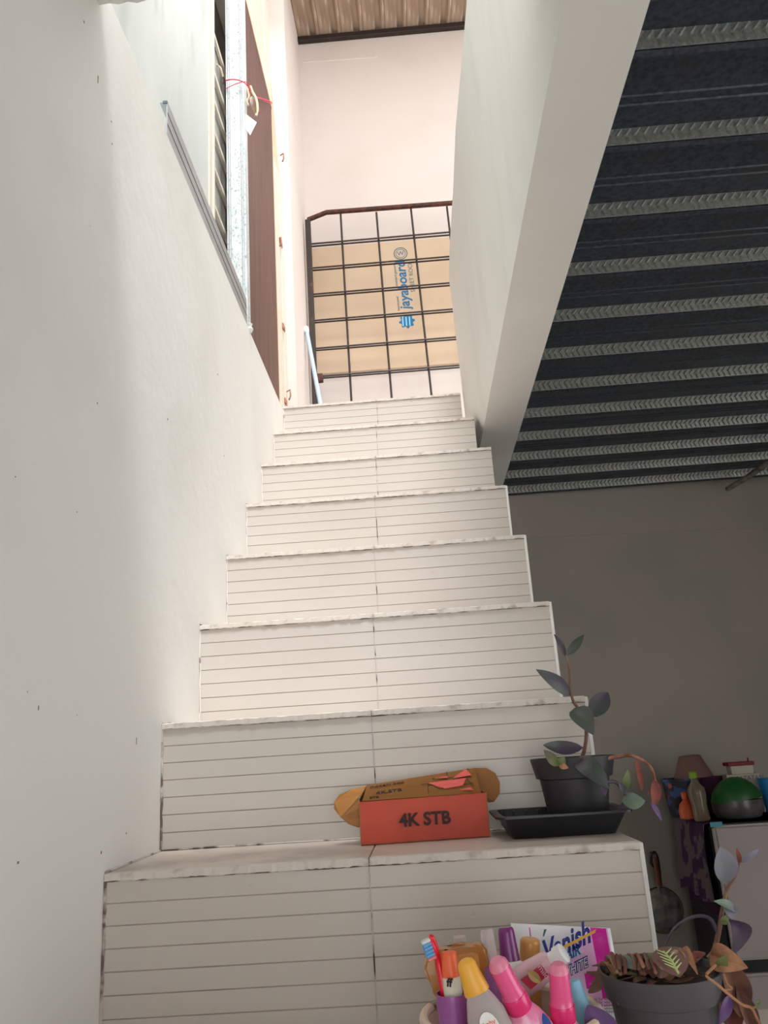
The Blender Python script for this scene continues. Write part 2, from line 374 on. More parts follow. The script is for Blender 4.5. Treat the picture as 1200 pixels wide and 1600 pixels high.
p0 = deck_panel(yy[0]); first = obj('deck_panel', p0, None, ceil, mats=[M['deck'], M['deckweb_lit']])
# embossed chevrons of one web
bm = BM(); k = 0; x = X0+.01
while x < X1-.02:
    for zc, dx in ((ZD+.040, .011), (ZD+.020, -.011)):
        a0 = Vector((x-dx/2, yy[0]-.0205+.0028*((ZD+.052-zc)/.022) if 0 else yy[0]-.0226+.0, zc-.009)); b0 = Vector((x+dx/2+.004, yy[0]-.0226, zc+.009))
        yl = lambda z: yy[0]-.022+.008*(ZD+.052-z)/.044
        pts = [Vector((a0.x-.004, yl(a0.z), a0.z)), Vector((a0.x+.004, yl(a0.z), a0.z)), Vector((b0.x+.004, yl(b0.z), b0.z)), Vector((b0.x-.004, yl(b0.z), b0.z))]
        ctr = sum(pts, Vector())/4+Vector((0, -.0045, 0)); vv = [bm.verts.new(p) for p in pts]
        m1 = bm.verts.new((pts[0]+pts[1])/2*.75+ctr*.25+Vector((0, -.0065, 0))); m2 = bm.verts.new((pts[2]+pts[3])/2*.75+ctr*.25+Vector((0, -.0065, 0)))
        bm.faces.new((vv[0], vv[1], m1)); bm.faces.new((vv[2], vv[3], m2)); bm.faces.new((vv[1], vv[2], m2, m1)); bm.faces.new((vv[3], vv[0], m1, m2))
    x += .0235
em = obj('embossing', bm, M['deckweb_lit'], first); em['kind'] = 'stuff'
for y in yy[1:]:
    c_ = dup(first, (0, y-yy[0], 0), ceil); e_ = em.copy(); COL.objects.link(e_); e_.parent = c_
# conduit under the deck
cd = obj('ceiling_conduit', tube([P(1137, 764, 4.86), P(1170, 744, 4.6), P(1215, 714, 4.2), P(1262, 683, 3.85)], .016, 10), M['steel'], smooth=True)
tag(cd, 'thin grey metal conduit running from the dim back wall under the steel deck', 'conduit')
# ---------------------------------------------------------------- staircase
st = thing('staircase', 'tall white tiled staircase climbing between the left wall and the parapet', 'stairs', ((XL+XR)/2, Y1, FZ))
XM = (XL+XR)/2
def riser_tile_bm(x0, x1, h, top):    # grooved face looking to -y at y=0, z from 0 to h
    bm = BM(); n = 7; pitch = (h)/n; g = .0009; dpt = .0011
    pr = [(0, 0)]
    for k in range(1, n):
        z = k*pitch; pr += [(0, z-g), (dpt, z-g*.6), (dpt, z+g*.6), (0, z+g)]
    pr += [(0, h)]
    A = [bm.verts.new((x0, y, z)) for y, z in pr]; B = [bm.verts.new((x1, y, z)) for y, z in pr]
    for i in range(len(pr)-1):
        f = bm.faces.new((A[i], B[i], B[i+1], A[i+1])); f.material_index = 1 if i % 4 != 0 else 0
    C = [bm.verts.new(p) for p in ((x0, .009, 0), (x1, .009, 0), (x1, .009, h), (x0, .009, h))]
    bm.faces.new((C[0], C[3], C[2], C[1])); bm.faces.new([A[-1], B[-1], C[2], C[3]]); bm.faces.new([A[0], C[0], C[1], B[0]])
    bm.faces.new(A[::-1]+[C[0], C[3]][::1] if False else [C[0]]+A+[C[3]]); bm.faces.new([C[2]]+B[::-1]+[C[1]])
    return bm
rt = {}
def cached(key, mk, name, mats, parent, loc):
    if key not in rt:
        bm = mk(); bmesh.ops.recalc_face_normals(bm, faces=bm.faces); me = bpy.data.meshes.new(name); bm.to_mesh(me); bm.free()
        for q in mats: me.materials.append(q)
        rt[key] = me
    o = bpy.data.objects.new(name, rt[key]); COL.objects.link(o); o.parent = parent; o.location = Vector(loc)-wpos(parent)
    return o
def tread_bm(x0, x1, dep, rough):
    bm = BM(); box(bm, (x0, .004, -.011), (x1, dep, 0)); bmesh.ops.bevel(bm, geom=[e for e in bm.edges], offset=.0012, segments=1, affect='EDGES')
    return bm
def nosing_bm(x0, x1):
    bm = BM(); n = int((x1-x0)/.006); random.seed(3)
    a = []; b = []; c = []
    for i in range(n+1):
        x = x0+(x1-x0)*i/n; j = random.uniform(-.0012, .0006)
        a.append(bm.verts.new((x, -.003+j, -.0105+random.uniform(-.0008, .0008)))); b.append(bm.verts.new((x, -.003+j*.5, -.001+random.uniform(-.001, .0006)))); c.append(bm.verts.new((x, .004, .0004)))
    d = [bm.verts.new((v.co.x, .004, -.0105)) for v in a]
    for i in range(n):
        bm.faces.new((a[i], a[i+1], b[i+1], b[i])); bm.faces.new((b[i], b[i+1], c[i+1], c[i])); bm.faces.new((c[i], c[i+1], d[i+1], d[i])); bm.faces.new((d[i], d[i+1], a[i+1], a[i]))
    bm.faces.new((a[0], b[0], c[0], d[0])); bm.faces.new((a[-1], d[-1], c[-1], b[-1]))
    return bm
def bead(x, y, z0, z1, th, dirn):
    pts = []; n = 14
    for i in range(n+1): pts.append((x+random.uniform(-.0012, .0012)*1.0, y+random.uniform(-.0008, .0008), z0+(z1-z0)*i/n))
    return tube(pts, th, 6)
for i in range(8):
    y, z = Y1+i*T, Z1+i*H
    xr = {6: .284, 7: .262}.get(i, XR)
    dep = T if i < 7 else .27
    zlo = FZ if i == 0 else z-H-.15
    sb = BM(); box(sb, (XL, y+.009, zlo), (xr-.002, y+dep+(.15 if 0 < i < 7 else 0), z-.011))
    stp = obj('step', sb, M['concrete'], st)
    for x0, x1 in ((XL+.001, XM-.0008), (XM+.0008, xr)):
        cached(('r', x1), lambda: riser_tile_bm(x0, x1, H-.0115, 1), 'riser_tile', [M['tile'], M['groove']], stp, (0, y, z-H+.0005))
        cached(('t', x1, i == 7), lambda: tread_bm(x0, x1, dep+.008, 0), 'tread_tile', [M['tread']], stp, (0, y, z))
        cached(('n', x1), lambda: nosing_bm(x0, x1), 'nosing_edge', [M['tilelip']], stp, (0, y, z))
    random.seed(i)
    obj('wall_joint', bead(XL+.0015, y-.0005, z-H+.002, z-.002, .0018 if i > 1 else .0026, 0), M['caulk'] if i > 1 else M['grime'], stp)
    obj('nosing_joint', tube([(XL+q*(xr-XL)/24, y-.0012, z-.0112+random.uniform(-.0004, .0004)) for q in range(25)], .0013, 5), M['grime'], stp)
    jb = tube([(XL+.0015, y+random.uniform(-.001, .001)+q*dep/10, z+.001) for q in range(11)], .0025, 6)
    obj('tread_joint', jb, M['grout'], stp)
    jm = tube([(XM+random.uniform(-.0004, .0004), y-.0004, z-H+.003+q*(H-.006)/8) for q in range(9)], .0011, 5)
    obj('centre_joint', jm, M['grout'], stp)
    if i < 7: obj('riser_joint', tube([(XL+q*(xr-XL)/20, y+T-.001, z+.001+random.uniform(-.0006, .0006)) for q in range(21)], .0018, 5), M['grout'], stp)
# white edge bead down the open right side of each riser
for i in range(5):
    y, z = Y1+i*T, Z1+i*H
    obj('side_plaster', bbox((XR-.001, y-.001, z-H), (XR+.006, y+T+.02, z-.002), .001), M['plaster'], st)
obj('side_plaster', bbox((XR-.001, Y1, FZ), (XR+.004, Y1+7*T, Z1-H), .001), M['plaster'], st)
# concrete soffit under the flight, and the turning landing in front
sb = prism(BM(), [(XL+.002, Y1+.25, FZ+.0), (XL+.002, Y1+.25, Z1-H-.1), (XL+.002, Y1+7.9*T, Z1+6.6*H), (XL+.002, Y1+7.9*T, FZ)], (XR-XL-.004, 0, 0))
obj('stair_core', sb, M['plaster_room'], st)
ZP = Z1-H
sb = BM(); box(sb, (XL, .55, FZ), (.62, Y1-.001, ZP-.011)); ld = obj('landing_block', sb, M['plaster'], st)
for x0, x1 in ((XL+.001, XM-.001), (XM+.001, XR), (XR+.002, .62)):
    for y0, y1_ in ((.55, .92), (.922, Y1-.002)):
        obj('tread_tile', bbox((x0, y0, ZP-.0105), (x1, y1_, ZP), .001), M['tread'], ld)
# ---------------------------------------------------------------- roof beyond
rf = thing('corrugated_roof', 'brown weathered corrugated roof sheets over the upper back wall', 'roof', (0, 3.45, 4.5))
x = -.66; k = 0
def roofbm(x0):
    bm = BM(); pr = [(0, 0), (.045, 0), (.060, .028), (.085, .028), (.100, 0), (.118, 0), (.120, .004), (.122, 0), (.145, 0)]
    lo = [(x0+a*1.0, b) for a, b in pr]; A = []
    for (yA, zA) in ((3.42, 4.45), (4.46, 4.60)):
        A.append([bm.verts.new((a, yA, zA+b)) for a, b in lo]+[bm.verts.new((a, yA, zA+b+.0015)) for a, b in lo[::-1]])
    n = len(A[0])
    for i in range(n): bm.faces.new((A[0][i], A[0][(i+1) % n], A[1][(i+1) % n], A[1][i]))
    bm.faces.new(A[0]); bm.faces.new(A[1][::-1])
    return bm
r0 = obj('roof_sheet', roofbm(-.9), M['roof'], rf)
for k in range(1, 17): dup(r0, (.145*k, 0, 0), rf)
obj('edge_flashing', bbox((-.53, 3.42, 4.40), (-.505, 4.24, 4.46), .002), M['roof'], rf)
obj('wall_flashing', bbox((-.5, 4.215, 4.525), (1.4, 4.249, 4.56), .002), M['iron'], rf)
obj('purlin', bbox((-.9, 3.46, 4.50), (1.4, 3.50, 4.54), .002), M['iron'], rf) if False else None
pl = thing('wall_crack_batten', 'thin horizontal plaster ridge high on the pink-white back wall', 'ridge', (-.3, 4.249, 4.3))
obj('ridge', tube([P(473, 97, 4.25), P(520, 94, 4.25), P(560, 91, 4.25), P(590, 89, 4.25)], .006, 6), M['plaster_warm'], pl)
# ---------------------------------------------------------------- grille gate
GY = 4.12
gt = thing('wire_grille_gate', 'dark iron wire grille gate standing at the top of the stairs', 'gate', (0, GY, 1.423))
def G(px, py): return P(px, py, GY)
lx = -.478
obj('post', bbox((lx-.004, GY-.015, 1.425), (lx+.028, GY+.015, G(478, 345).z), .002), M['iron'], gt)
ra, rb, rc = G(480, 344), G(510, 332), G(716, 318)
bm = BM()
prism(bm, [ra+Vector((0, -.012, -.009)), rb+Vector((0, -.012, -.009)), Vector((.46, GY-.012, rb.z-.018)), Vector((.46, GY-.012, rb.z)), rb+Vector((0, -.012, .009)), ra+Vector((0, -.012, .009))], (0, .024, 0))
obj('top_rail', bm, M['rust'], gt)
for (a, b), (c, d) in (((532, 333), (549, 626)), ((588, 331), (612, 621)), ((642, 325), (674, 614)), ((697, 322), (706, 395))):
    t_, b_ = G(a, b), G(c, d); e = b_+(b_-t_)*((b_.z-1.43)/(t_.z-b_.z)); 
    if a == 697: e = Vector((.40, GY, 1.43)); t_.x = .372
    obj('vertical_bar', tube([t_+Vector((0, .006, 0)), e+Vector((0, .006, 0))], .0062, 8), M['iron'], gt)
for (a, b, c, d) in ((484, 384, 705, 362), (484, 422, 702, 400), (485, 462, 702, 442), (485, 503, 705, 483), (487, 547, 712, 526), (503, 590, 715, 570)):
    p, q = G(a, b), G(c, d); z = (p.z+q.z)/2
    for dy in (-.008, .020):
        obj('horizontal_bar', tube([(max(lx+.02, p.x-.01), GY+dy, z+(-.002 if dy < 0 else .0)), (.46, GY+dy, z)], .0052, 8), M['iron'], gt)
obj('horizontal_bar', tube([(lx+.02, GY, 1.56), (.46, GY, 1.56)], .0052, 8), M['iron'], gt)
h_ = G(500, 591); obj('hinge', bbox((lx+.02, GY-.02, h_.z-.026), (lx+.062, GY+.012, h_.z+.022), .003), M['rust'], gt)
# ---------------------------------------------------------------- gypsum board behind the gate
BY = 4.232
bd = thing('gypsum_board', 'tan gypsum board with blue printed lettering behind the iron grille', 'board', (0, BY, 2.09))
obj('panel', bbox((-.488, BY, 2.098), (.42, BY+.016, 2.945), .004), M['card'], bd)
def B(px, py): return P(px, py, BY-.0008)
pj, pd = B(634, 484), B(626, 413)
text('lettering', 'jayaboard', .084, M['printblue'], bd, (pj+pd)/2+Vector((0, 0, .012)), pd-pj, (-1, 0, 0), bold=.0016, shear=.15)
text('small_lettering', 'SHEET ROCK', .036, M['printteal'], bd, B(643, 432), pd-pj, (-1, 0, 0))
text('small_lettering', 'standard gypsum', .022, M['printteal'], bd, B(618, 430), pd-pj, (-1, 0, 0))
text('small_lettering', 'board panel', .02, M['printteal'], bd, B(622, 474), pd-pj, (-1, 0, 0))
bm = BM(); c = B(636, 502)
prism(bm, [c+Vector((math.cos(a)*r, 0, math.sin(a)*r)) for a, r in [(2*math.pi*k/32, .047 if k % 4 in (0, 1) else .036) for k in range(32)]], (0, -.0006, 0))
obj('sun_emblem', bm, M['printblue'], bd)
for k in range(3): obj('emblem_stripe', bbox((c.x-.028+.02*k, BY-.0022, c.z-.03), (c.x-.021+.02*k, BY-.001, c.z+.03), 0), M['skyblue'], bd)
c = B(626, 396); ring = BM()
for r_o, r_i in ((.042, .037), (.030, .027)):
    n = 32; vs = []
    for k in range(n):
        a = 2*math.pi*k/n; vs.append([ring.verts.new(c+Vector((math.cos(a)*r, yy_, math.sin(a)*r))) for r, yy_ in ((r_o, 0), (r_o, -.0006), (r_i, -.0006), (r_i, 0))])
    for k in range(n):
        for j in range(4): ring.faces.new((vs[k][j], vs[k][(j+1) % 4], vs[(k+1) % n][(j+1) % 4], vs[(k+1) % n][j]))
obj('round_emblem', ring, M['printteal'], bd)
text('emblem_mark', 'W', .04, M['printblue'], bd, c, (1, 0, .1), (0, 0, 1))
# mop pole
a, b = P(478, 512, 3.98), P(500, 628, 3.90)
e = b+(b-a)*((b.z-1.43)/(a.z-b.z))
mp_ = thing('mop_pole', 'pale blue pole with white end leaning beside the grille gate', 'pole', (e.x, e.y, 1.423))
obj('shaft', tube([a, e], .0115, 12), M['bluestick'], mp_, True)
obj('end_cap', lathe(a-(b-a).normalized()*.006, a+(b-a).normalized()*.035, [(0, 0), (.02, .010), (.2, .0145), (.9, .0145), (1, .012)], 12), M['white'], mp_, True)
# ---------------------------------------------------------------- window, stud, board door on the ledge
wn = bpy.data.objects.new('window_1', None); COL.objects.link(wn); wn['kind'] = 'structure'; wn.location = (XU, 2.3, ZLED)
obj('window_frame', bbox((XU-.02, 2.236, ZLED), (XU+.004, 2.262, 3.3), .002), M['cream'], wn)
obj('window_frame', bbox((XU-.015, 2.272, ZLED), (XU+.010, 2.290, 3.3), .002), M['cream'], wn)
obj('window_frame', bbox((XU-.03, 2.95, ZLED), (XU-.002, 2.99, 3.3), .002), M['cream'], wn)
obj('window_pane', bbox((XU-.014, 2.262, ZLED), (XU-.010, 2.95, 2.545), 0), M['darkglass'], wn)
for z in (1.66, 1.80, 1.955, 2.105, 2.24, 2.365, 2.54):
    obj('window_bar', bbox((XU-.006, 2.29, z-.008), (XU+.006, 2.95, z+.008), .002), M['cream'], wn)
bm = BM(); box(bm, (-.72, 2.262, 2.45), (-.70, 3.4, 3.35)); struct('void_blocker', bm, M['iron'])  # added dark sheet: keeps sun out of the side room, stands for its darkness
sd = thing('galvanised_stud', 'speckled galvanised steel stud standing upright on the left wall ledge', 'stud', (-.53, 2.44, ZLED))
pr = [(-.565, 2.44), (-.4965, 2.44), (-.4965, 2.49), (-.4985, 2.49), (-.4985, 2.4425), (-.563, 2.4425), (-.563, 2.49), (-.565, 2.49)]
obj('channel', prism(BM(), [(x, y, ZLED) for x, y in pr], (0, 0, 1.9)), M['galv'], sd)
for dx, ww in ((-.560, .0035), (-.552, .002), (-.512, .0025), (-.505, .0015)):
    obj('pressed_line', bbox((dx, 2.4385, ZLED), (dx+ww, 2.441, 3.3), 0), M['alu'], sd)
# brown board closing the door opening
XB = -.548
bd2 = thing('brown_wooden_board', 'tall brown wood-grained board standing behind the galvanised stud', 'board', (XB, 2.9, ZLED))
zt = ux_z = None
obj('panel', bbox((XB-.016, 2.52, ZLED), (XB, 3.385, 3.21), .001), M['brown'], bd2)
obj('edge_trim', bbox((XB-.018, 3.386, ZLED), (XB+.003, 3.396, 3.21), .001), M['ply'], bd2)
obj('top_trim', bbox((XB-.018, 2.52, 3.212), (XB+.003, 3.396, 3.222), .001), M['ply'], bd2)
# plywood gusset at its upper corner and narrow jamb right of it
jm = thing('door_jamb', 'narrow cream door jamb between the brown board and the white pillar', 'jamb', (XB, 3.49, ZLED))
obj('jamb_board', bbox((XB-.03, 3.41, ZLED), (XB+.004, 3.52, 2.93), .002), M['cream'], jm)
obj('jamb_board', bbox((XB-.03, 3.524, ZLED), (XB+.008, 3.598, 2.93), .002), M['cream'], jm)
gs = prism(BM(), [(XB+.001, 3.398, 2.94), (XB+.001, 3.598, 2.94), (XB+.001, 3.398, 3.40)], (-.012, 0, 0))
obj('plywood_gusset', gs, M['ply'], jm)
for z in (1.62, 2.02, 2.50):
    hb = obj('hinge', bbox((XB+.004, 3.50, z-.02), (XB+.012, 3.55, z+.008), .002), M['stemdry'], jm)
# aluminium strip on the ledge
sp = thing('aluminium_strip', 'ribbed grey aluminium strip lying along the ledge of the left wall', 'strip', (XL, 1.97, ZLED))
obj('face_plate', bbox((XL-.004, 1.535, ZLED), (XL-.001, 2.42, ZLED+.098), .0005), M['alu'], sp)
for z in (.034, .066): obj('groove', bbox((XL-.0015, 1.536, ZLED+z), (XL-.0002, 2.419, ZLED+z+.0035), 0), M['aludark'], sp)
obj('top_lip', bbox((XL-.02, 1.535, ZLED+.0975), (XL-.001, 2.42, ZLED+.101), .0005), M['alu'], sp)
obj('end_clip', bbox((XL-.012, 1.532, ZLED+.093), (XL-.001, 1.536, ZLED+.101), .001), M['aludark'], sp)
# red wire, twine, tag hung round the stud
def onpx(*pp): return [P(a, b, y) for a, b, y in pp]
rw = obj('red_wire_tie', tube(curve(onpx((350, 142, 2.60), (349, 130, 2.50), (353, 126, 2.43), (365, 124, 2.425), (378, 127, 2.425), (386, 133, 2.43), (390, 141, 2.46), (396, 150, 2.60), (406, 154, 2.9), (424, 162, 3.25), (422, 158, 3.2), (402, 152, 2.8), (391, 144, 2.5))), .0022, 6), M['red'], smooth=True)
tag(rw, 'red plastic wire looped round the galvanised stud and out to the plywood', 'wire')
rw2 = obj('red_wire_tie', tube(curve(onpx((352, 139, 2.435), (362, 134, 2.432), (372, 130, 2.43), (384, 128, 2.43), (391, 138, 2.45), (402, 170, 2.5), (407, 176, 2.5))), .0014, 6), M['red'], smooth=True)
tag(rw2, 'thinner pinkish strand crossing below the red wire on the stud', 'wire')
tw = obj('twine', tube(curve(onpx((316, 86, 2.36), (318, 95, 2.36), (330, 99, 2.38), (340, 102, 2.4), (345, 108, 2.4), (348, 120, 2.42))), .004, 6), M['twine'], smooth=True)
tag(tw, 'frayed beige twine knotted from the wall to the window bars', 'twine')
kn = thing('rope_knot', 'frayed knot of beige cord hanging from the red wire beside the stud', 'cord', P(398, 180, 2.47))
obj('strand', tube(curve(onpx((391, 135, 2.46), (394, 143, 2.46), (400, 155, 2.46), (402, 170, 2.46), (400, 181, 2.46))), .0055, 6), M['twine'], kn, True)
obj('strand', tube(curve(onpx((386, 136, 2.46), (389, 150, 2.46), (386, 158, 2.46), (388, 165, 2.46))), .0045, 6), M['twine'], kn, True)
obj('leaf_scrap', leaf_bm(P(393, 150, 2.46), P(400, 182, 2.46), .022), M['stem'], kn, True)
tg = obj('paper_tag', prism(BM(), onpx((384, 178, 2.452), (401, 191, 2.452), (391, 211, 2.452), (384, 201, 2.452)), (0, .0012, 0)), M['paper']); tag(tg, 'blank white paper tag hanging right of the galvanised stud', 'tag')
cl = obj('cement_blob', lathe(P(390, 504, 2.46), P(391, 522, 2.46), [(0, 0), (.15, .010), (.4, .006), (.6, .012), (.85, .007), (1, 0)], 10), M['plaster_raw'], smooth=True)
tag(cl, 'small dried cement blob at the foot of the galvanised stud', 'cement blob')
for q, (px, py, lb) in enumerate(((438, 243, 'small bent nail high on the white pillar beside the door jamb'), (448, 612, 'small bent nail low on the pillar just above the top step'), (434, 374, 'rusty nail with wire scrap halfway up the white pillar'))):
    d_ = FWD*FPX+RGT*(px-600)-UPV*(py-800); Yq = (XL+.002)/d_.x*d_.y; Yq = min(Yq, 3.9)
    b_ = P(px, py, Yq if Yq > 3.5 else 3.56)
    if q == 2: b_ = P(px, py, 3.5)
    nl = obj('nail', tube([b_, b_+Vector((.018, -.01, .004)), b_+Vector((.02, -.012, -.03)), b_+Vector((.012, -.012, -.05))], .004, 6), M['stemdry'], smooth=True)
    tag(nl, lb, 'nail', 'bent nails on the white pillar')
# ---------------------------------------------------------------- 4K STB box
TZ = Z1+.0006
bx = thing('cardboard_box', 'orange cardboard box marked 4K STB, lid half open, on the lower step', 'box', (0, 1.5, TZ))
fl, fr = Vector((-.1165, 1.446, TZ)), Vector((.099, 1.462, TZ)); hz = .0705
ux = (fr-fl).normalized(); dp = Vector((-ux.y, ux.x, 0))*.082
def quadslab(a, b, c, d, th, m, name, par):
    n_ = (b-a).cross(d-a).normalized()*th
    return obj(name, prism(BM(), [a, b, c, d], n_), m, par)
up = Vector((0, 0, hz))
quadslab(fl, fr, fr+up*1.0, fl+up*.98, -.0016, M['orange'], 'front_panel', bx)
quadslab(fl+dp, fr+dp, fr+dp+up, fl+dp+up, .0016, M['kraftin'], 'back_panel', bx)
quadslab(fl, fl+dp, fl+dp+up, fl+up*.97, -.0016, M['kraftin'], 'side_panel', bx)
quadslab(fr, fr+dp, fr+dp+up, fr+up, .0016, M['kraftin'], 'side_panel', bx)
quadslab(fl, fr, fr+dp, fl+dp, .0016, M['kraftin'], 'base_panel', bx)
la, lb_ = fl+up*.99+Vector((.004, -.001, .0005)), fr+up+Vector((-.008, -.001, .0005))
lc, ld_ = P(741, 1200, 1.525), P(573, 1227, 1.512)
lm1, lm2 = (la*.45+ld_*.55)+Vector((0, -.004, -.002)), (lb_*.45+lc*.55)+Vector((0, -.003, .004))
lid = BM(); A_ = [lid.verts.new(p) for p in (la, lm1, ld_)]; B_ = [lid.verts.new(p) for p in (lb_, lm2, lc)]
for i in range(2): lid.faces.new((A_[i], B_[i], B_[i+1], A_[i+1]))
bmesh.ops.solidify(lid, geom=list(lid.faces), thickness=.0014)
lido = obj('lid', lid, M['kraft'], bx)
quadslab(lc, ld_, fl+dp+up, fr+dp+up, .0012, M['kraftin'], 'lid_back', bx)
def ear(pts, Ys, m, name):
    c = [P(a, b, y) for (a, b), y in zip(pts, Ys)]; return obj(name, prism(BM(), c, (0, .0018, 0)), m, bx)
ear([(572, 1228), (548, 1234), (530, 1242), (522, 1253), (522, 1264), (532, 1277), (560, 1246), (566, 1240)], [1.512, 1.50, 1.49, 1.485, 1.485, 1.47, 1.49, 1.50], M['kraft'], 'left_flap')
ear([(532, 1277), (545, 1288), (560, 1293), (566, 1292), (562, 1262), (561, 1246)], [1.470, 1.466, 1.463, 1.46, 1.47, 1.485], M['kraftin'], 'left_flap')
ear([(741, 1200), (760, 1200), (774, 1208), (781, 1222), (781, 1240), (772, 1253), (763, 1254), (752, 1240)], [1.525, 1.52, 1.515, 1.512, 1.512, 1.515, 1.52, 1.52], M['kraftin'], 'right_flap')
fc = (fl+fr)/2+up*.49+Vector((.001, -.0022, 0))
text('lettering', '4K STB', .0285, M['ink'], bx, fc, ux, (0, 0, 1), bold=.0009)
ln = (lb_-la).cross(ld_-la).normalized()
if ln.y > 0: ln = -ln
def L(u, v, o=.0016):   # u along lid, v up the lid
    p = (la*(1-u)+lb_*u); q = (ld_*(1-u)+lc*u); m_ = (lm1*(1-u)+lm2*u)
    r = p.lerp(m_, v/.55) if v < .55 else m_.lerp(q, (v-.55)/.45)
    return r+ln*o+Vector((0, -.0012, .0008))
for pts in ([(.56, .52), (.90, .50), (.86, .25), (.70, .2)], [(.62, .72), (.74, .74), (.74, .62)], [(.78, .56), (.92, .94), (.95, .58)], [(.82, .10), (.92, .16), (.94, .06)]):
    obj('print_patch', prism(BM(), [L(*p) for p in pts], ln*.0006), M['pinkprint'], lido)
for a_, b_ in (((.50, .50), (.56, .52)), ((.56, .52), (.66, .22)), ((.56, .1), (.56, .52)), ((.60, .72), (.74, .74)), ((.74, .95), (.74, .74)), ((.74, .62), (.92, .62)), ((.78, .52), (.94, .95)), ((.66, .22), (.95, .30)), ((.9, .5), (.95, .2))):
    obj('print_line', tube([L(*a_), L(*b_)], .0006, 5), M['ink'], lido)
for s_, u, v, sz in (('modem box', .19, .80, .0125), ('4K.STB', .22, .40, .0150), ('STB', .10, .12, .010)):
    text('lid_lettering', s_, sz, M['ink'], lido, L(u, v, .001), L(u+.1, v)-L(u-.1, v), L(u, min(1, v+.1))-L(u, v-.1))
# ---------------------------------------------------------------- tray, pot and plant on the step
def rrect(cx, cy, hx, hy, r, z, n=4):
    out = []
    for sx, sy, a0 in ((1, 1, 0), (-1, 1, 90), (-1, -1, 180), (1, -1, 270)):
        for k in range(n+1):
            a = math.radians(a0+90*k/n); out.append((cx+sx*(hx-r)+r*math.cos(a), cy+sy*(hy-r)+r*math.sin(a), z))
    return out
def shell(rings, bm=None):
    bm = bm or BM(); V = [[bm.verts.new(p) for p in r] for r in rings]; n = len(V[0])
    for i in range(len(V)-1):
        for k in range(n): bm.faces.new((V[i][k], V[i][(k+1) % n], V[i+1][(k+1) % n], V[i+1][k]))
    bm.faces.new(V[0]); bm.faces.new(V[-1][::-1])
    return bm
ty = thing('plant_tray', 'shallow black plastic tray under the plant pot on the step', 'tray', (.21, 1.43, TZ))
cx, cyy = .2165, 1.462
sh = [rrect(cx, cyy, .084, .058, .012, TZ), rrect(cx, cyy, .100, .076, .014, TZ+.032), rrect(cx, cyy, .110, .083, .016, TZ+.0325), rrect(cx, cyy, .110, .083, .016, TZ+.036), rrect(cx, cyy, .097, .073, .014, TZ+.036), rrect(cx, cyy, .083, .056, .012, TZ+.004)]
obj('body', shell(sh), M['blackplastic'], ty, True)
for k in range(9):
    obj('rib', bbox((cx-.09+k*.022, cyy+.066, TZ+.01), (cx-.086+k*.022, cyy+.073, TZ+.033), .0005), M['blackplastic'], ty)
pc = Vector((.252, 1.462, TZ+.0045))
pt = thing('black_flower_pot', 'black plastic flower pot with tall purple-leaved plant, standing in the tray', 'plant pot', pc)
PH = P(900, 1190, 1.40).z-pc.z+.006
obj('pot', shell([[(pc.x+r*math.cos(a), pc.y+r*.97*math.sin(a), pc.z+z) for a in [2*math.pi*k/40 for k in range(40)]] for r, z in ((.044, 0), (.0475, .004), (.0585, PH-.034), (.0645, PH-.032), (.0715, PH-.001), (.0715, PH), (.069, PH), (.058, PH-.02))]), M['potblack'], pt, True)
sbm = BM(); bmesh.ops.create_cone(sbm, cap_ends=True, segments=28, radius1=.060, radius2=.060, depth=.006, matrix=Matrix.Translation(pc+Vector((0, 0, PH-.014))))
obj('soil', sbm, M['soil'], pt)
YP = 1.46
stem_pts = onpx((900, 1196, YP), (912, 1176, YP), (916, 1140, YP), (905, 1110, YP), (896, 1096, YP-.01), (891, 1075, YP-.01), (889, 1045, YP), (884, 1025, YP), (880, 1005, YP))
plant = obj('stem', tube(curve(stem_pts, 32), .0036, 8, r1=.0016), M['stem'], pt, True)
def lf(par, a, b, y0, y1_, w_, m_, **k): return obj('leaf', leaf_bm(P(a[0], a[1], y0), P(b[0], b[1], y1_), w_, **k), M[m_], par, True)
lf(pt, (884, 1026), (866, 991), YP, YP-.01, .010, 'leafpurple', bow=.15)
lf(pt, (886, 1024), (912, 992), YP, YP-.02, .016, 'leafgreen', bow=-.1)
lf(pt, (891, 1086), (838, 1046), YP-.01, YP-.04, .025, 'leafgreen', bow=.12)
lf(pt, (921, 1120), (950, 1082), YP, YP+.02, .034, 'leafpurple', bow=.1)
lf(pt, (898, 1106), (927, 1148), YP-.015, YP-.045, .038, 'leafgreen', bow=.12, tipbias=.35)
lf(pt, (911, 1168), (849, 1164), YP-.01, YP-.03, .024, 'leafpurple', bow=-.12, side=(0, .35, 1))
lf(pt, (900, 1186), (951, 1232), YP-.05, YP-.10, .034, 'leafpurple', bow=.22)
lf(pt, (871, 1197), (850, 1172), YP-.068, YP-.075, .017, 'leaflime')
lf(pt, (872, 1197), (882, 1183), YP-.068, YP-.075, .016, 'leaflime')
lf(pt, (874, 1196), (888, 1200), YP-.070, YP-.078, .010, 'drytan')
tr = obj('runner_stem', tube(curve(onpx((925, 1194, YP-.03), (945, 1186, YP-.04), (968, 1182, YP-.045), (982, 1180, YP-.05), (996, 1184, YP-.05), (1012, 1194, YP-.05), (1020, 1206, YP-.05), (1023, 1220, YP-.05)), 30), .0034, 8, r1=.0026), M['stemdry'], pt, True)
lf(pt, (994, 1186), (1003, 1236), YP-.05, YP-.055, .011, 'dryred', bow=.1)
lf(pt, (1023, 1218), (1022, 1262), YP-.05, YP-.06, .018, 'dryred', bow=.2)
lf(pt, (1016, 1252), (1034, 1282), YP-.06, YP-.06, .008, 'leafviolet')
lf(pt, (1012, 1242), (1024, 1222), YP-.06, YP-.05, .006, 'dryred')
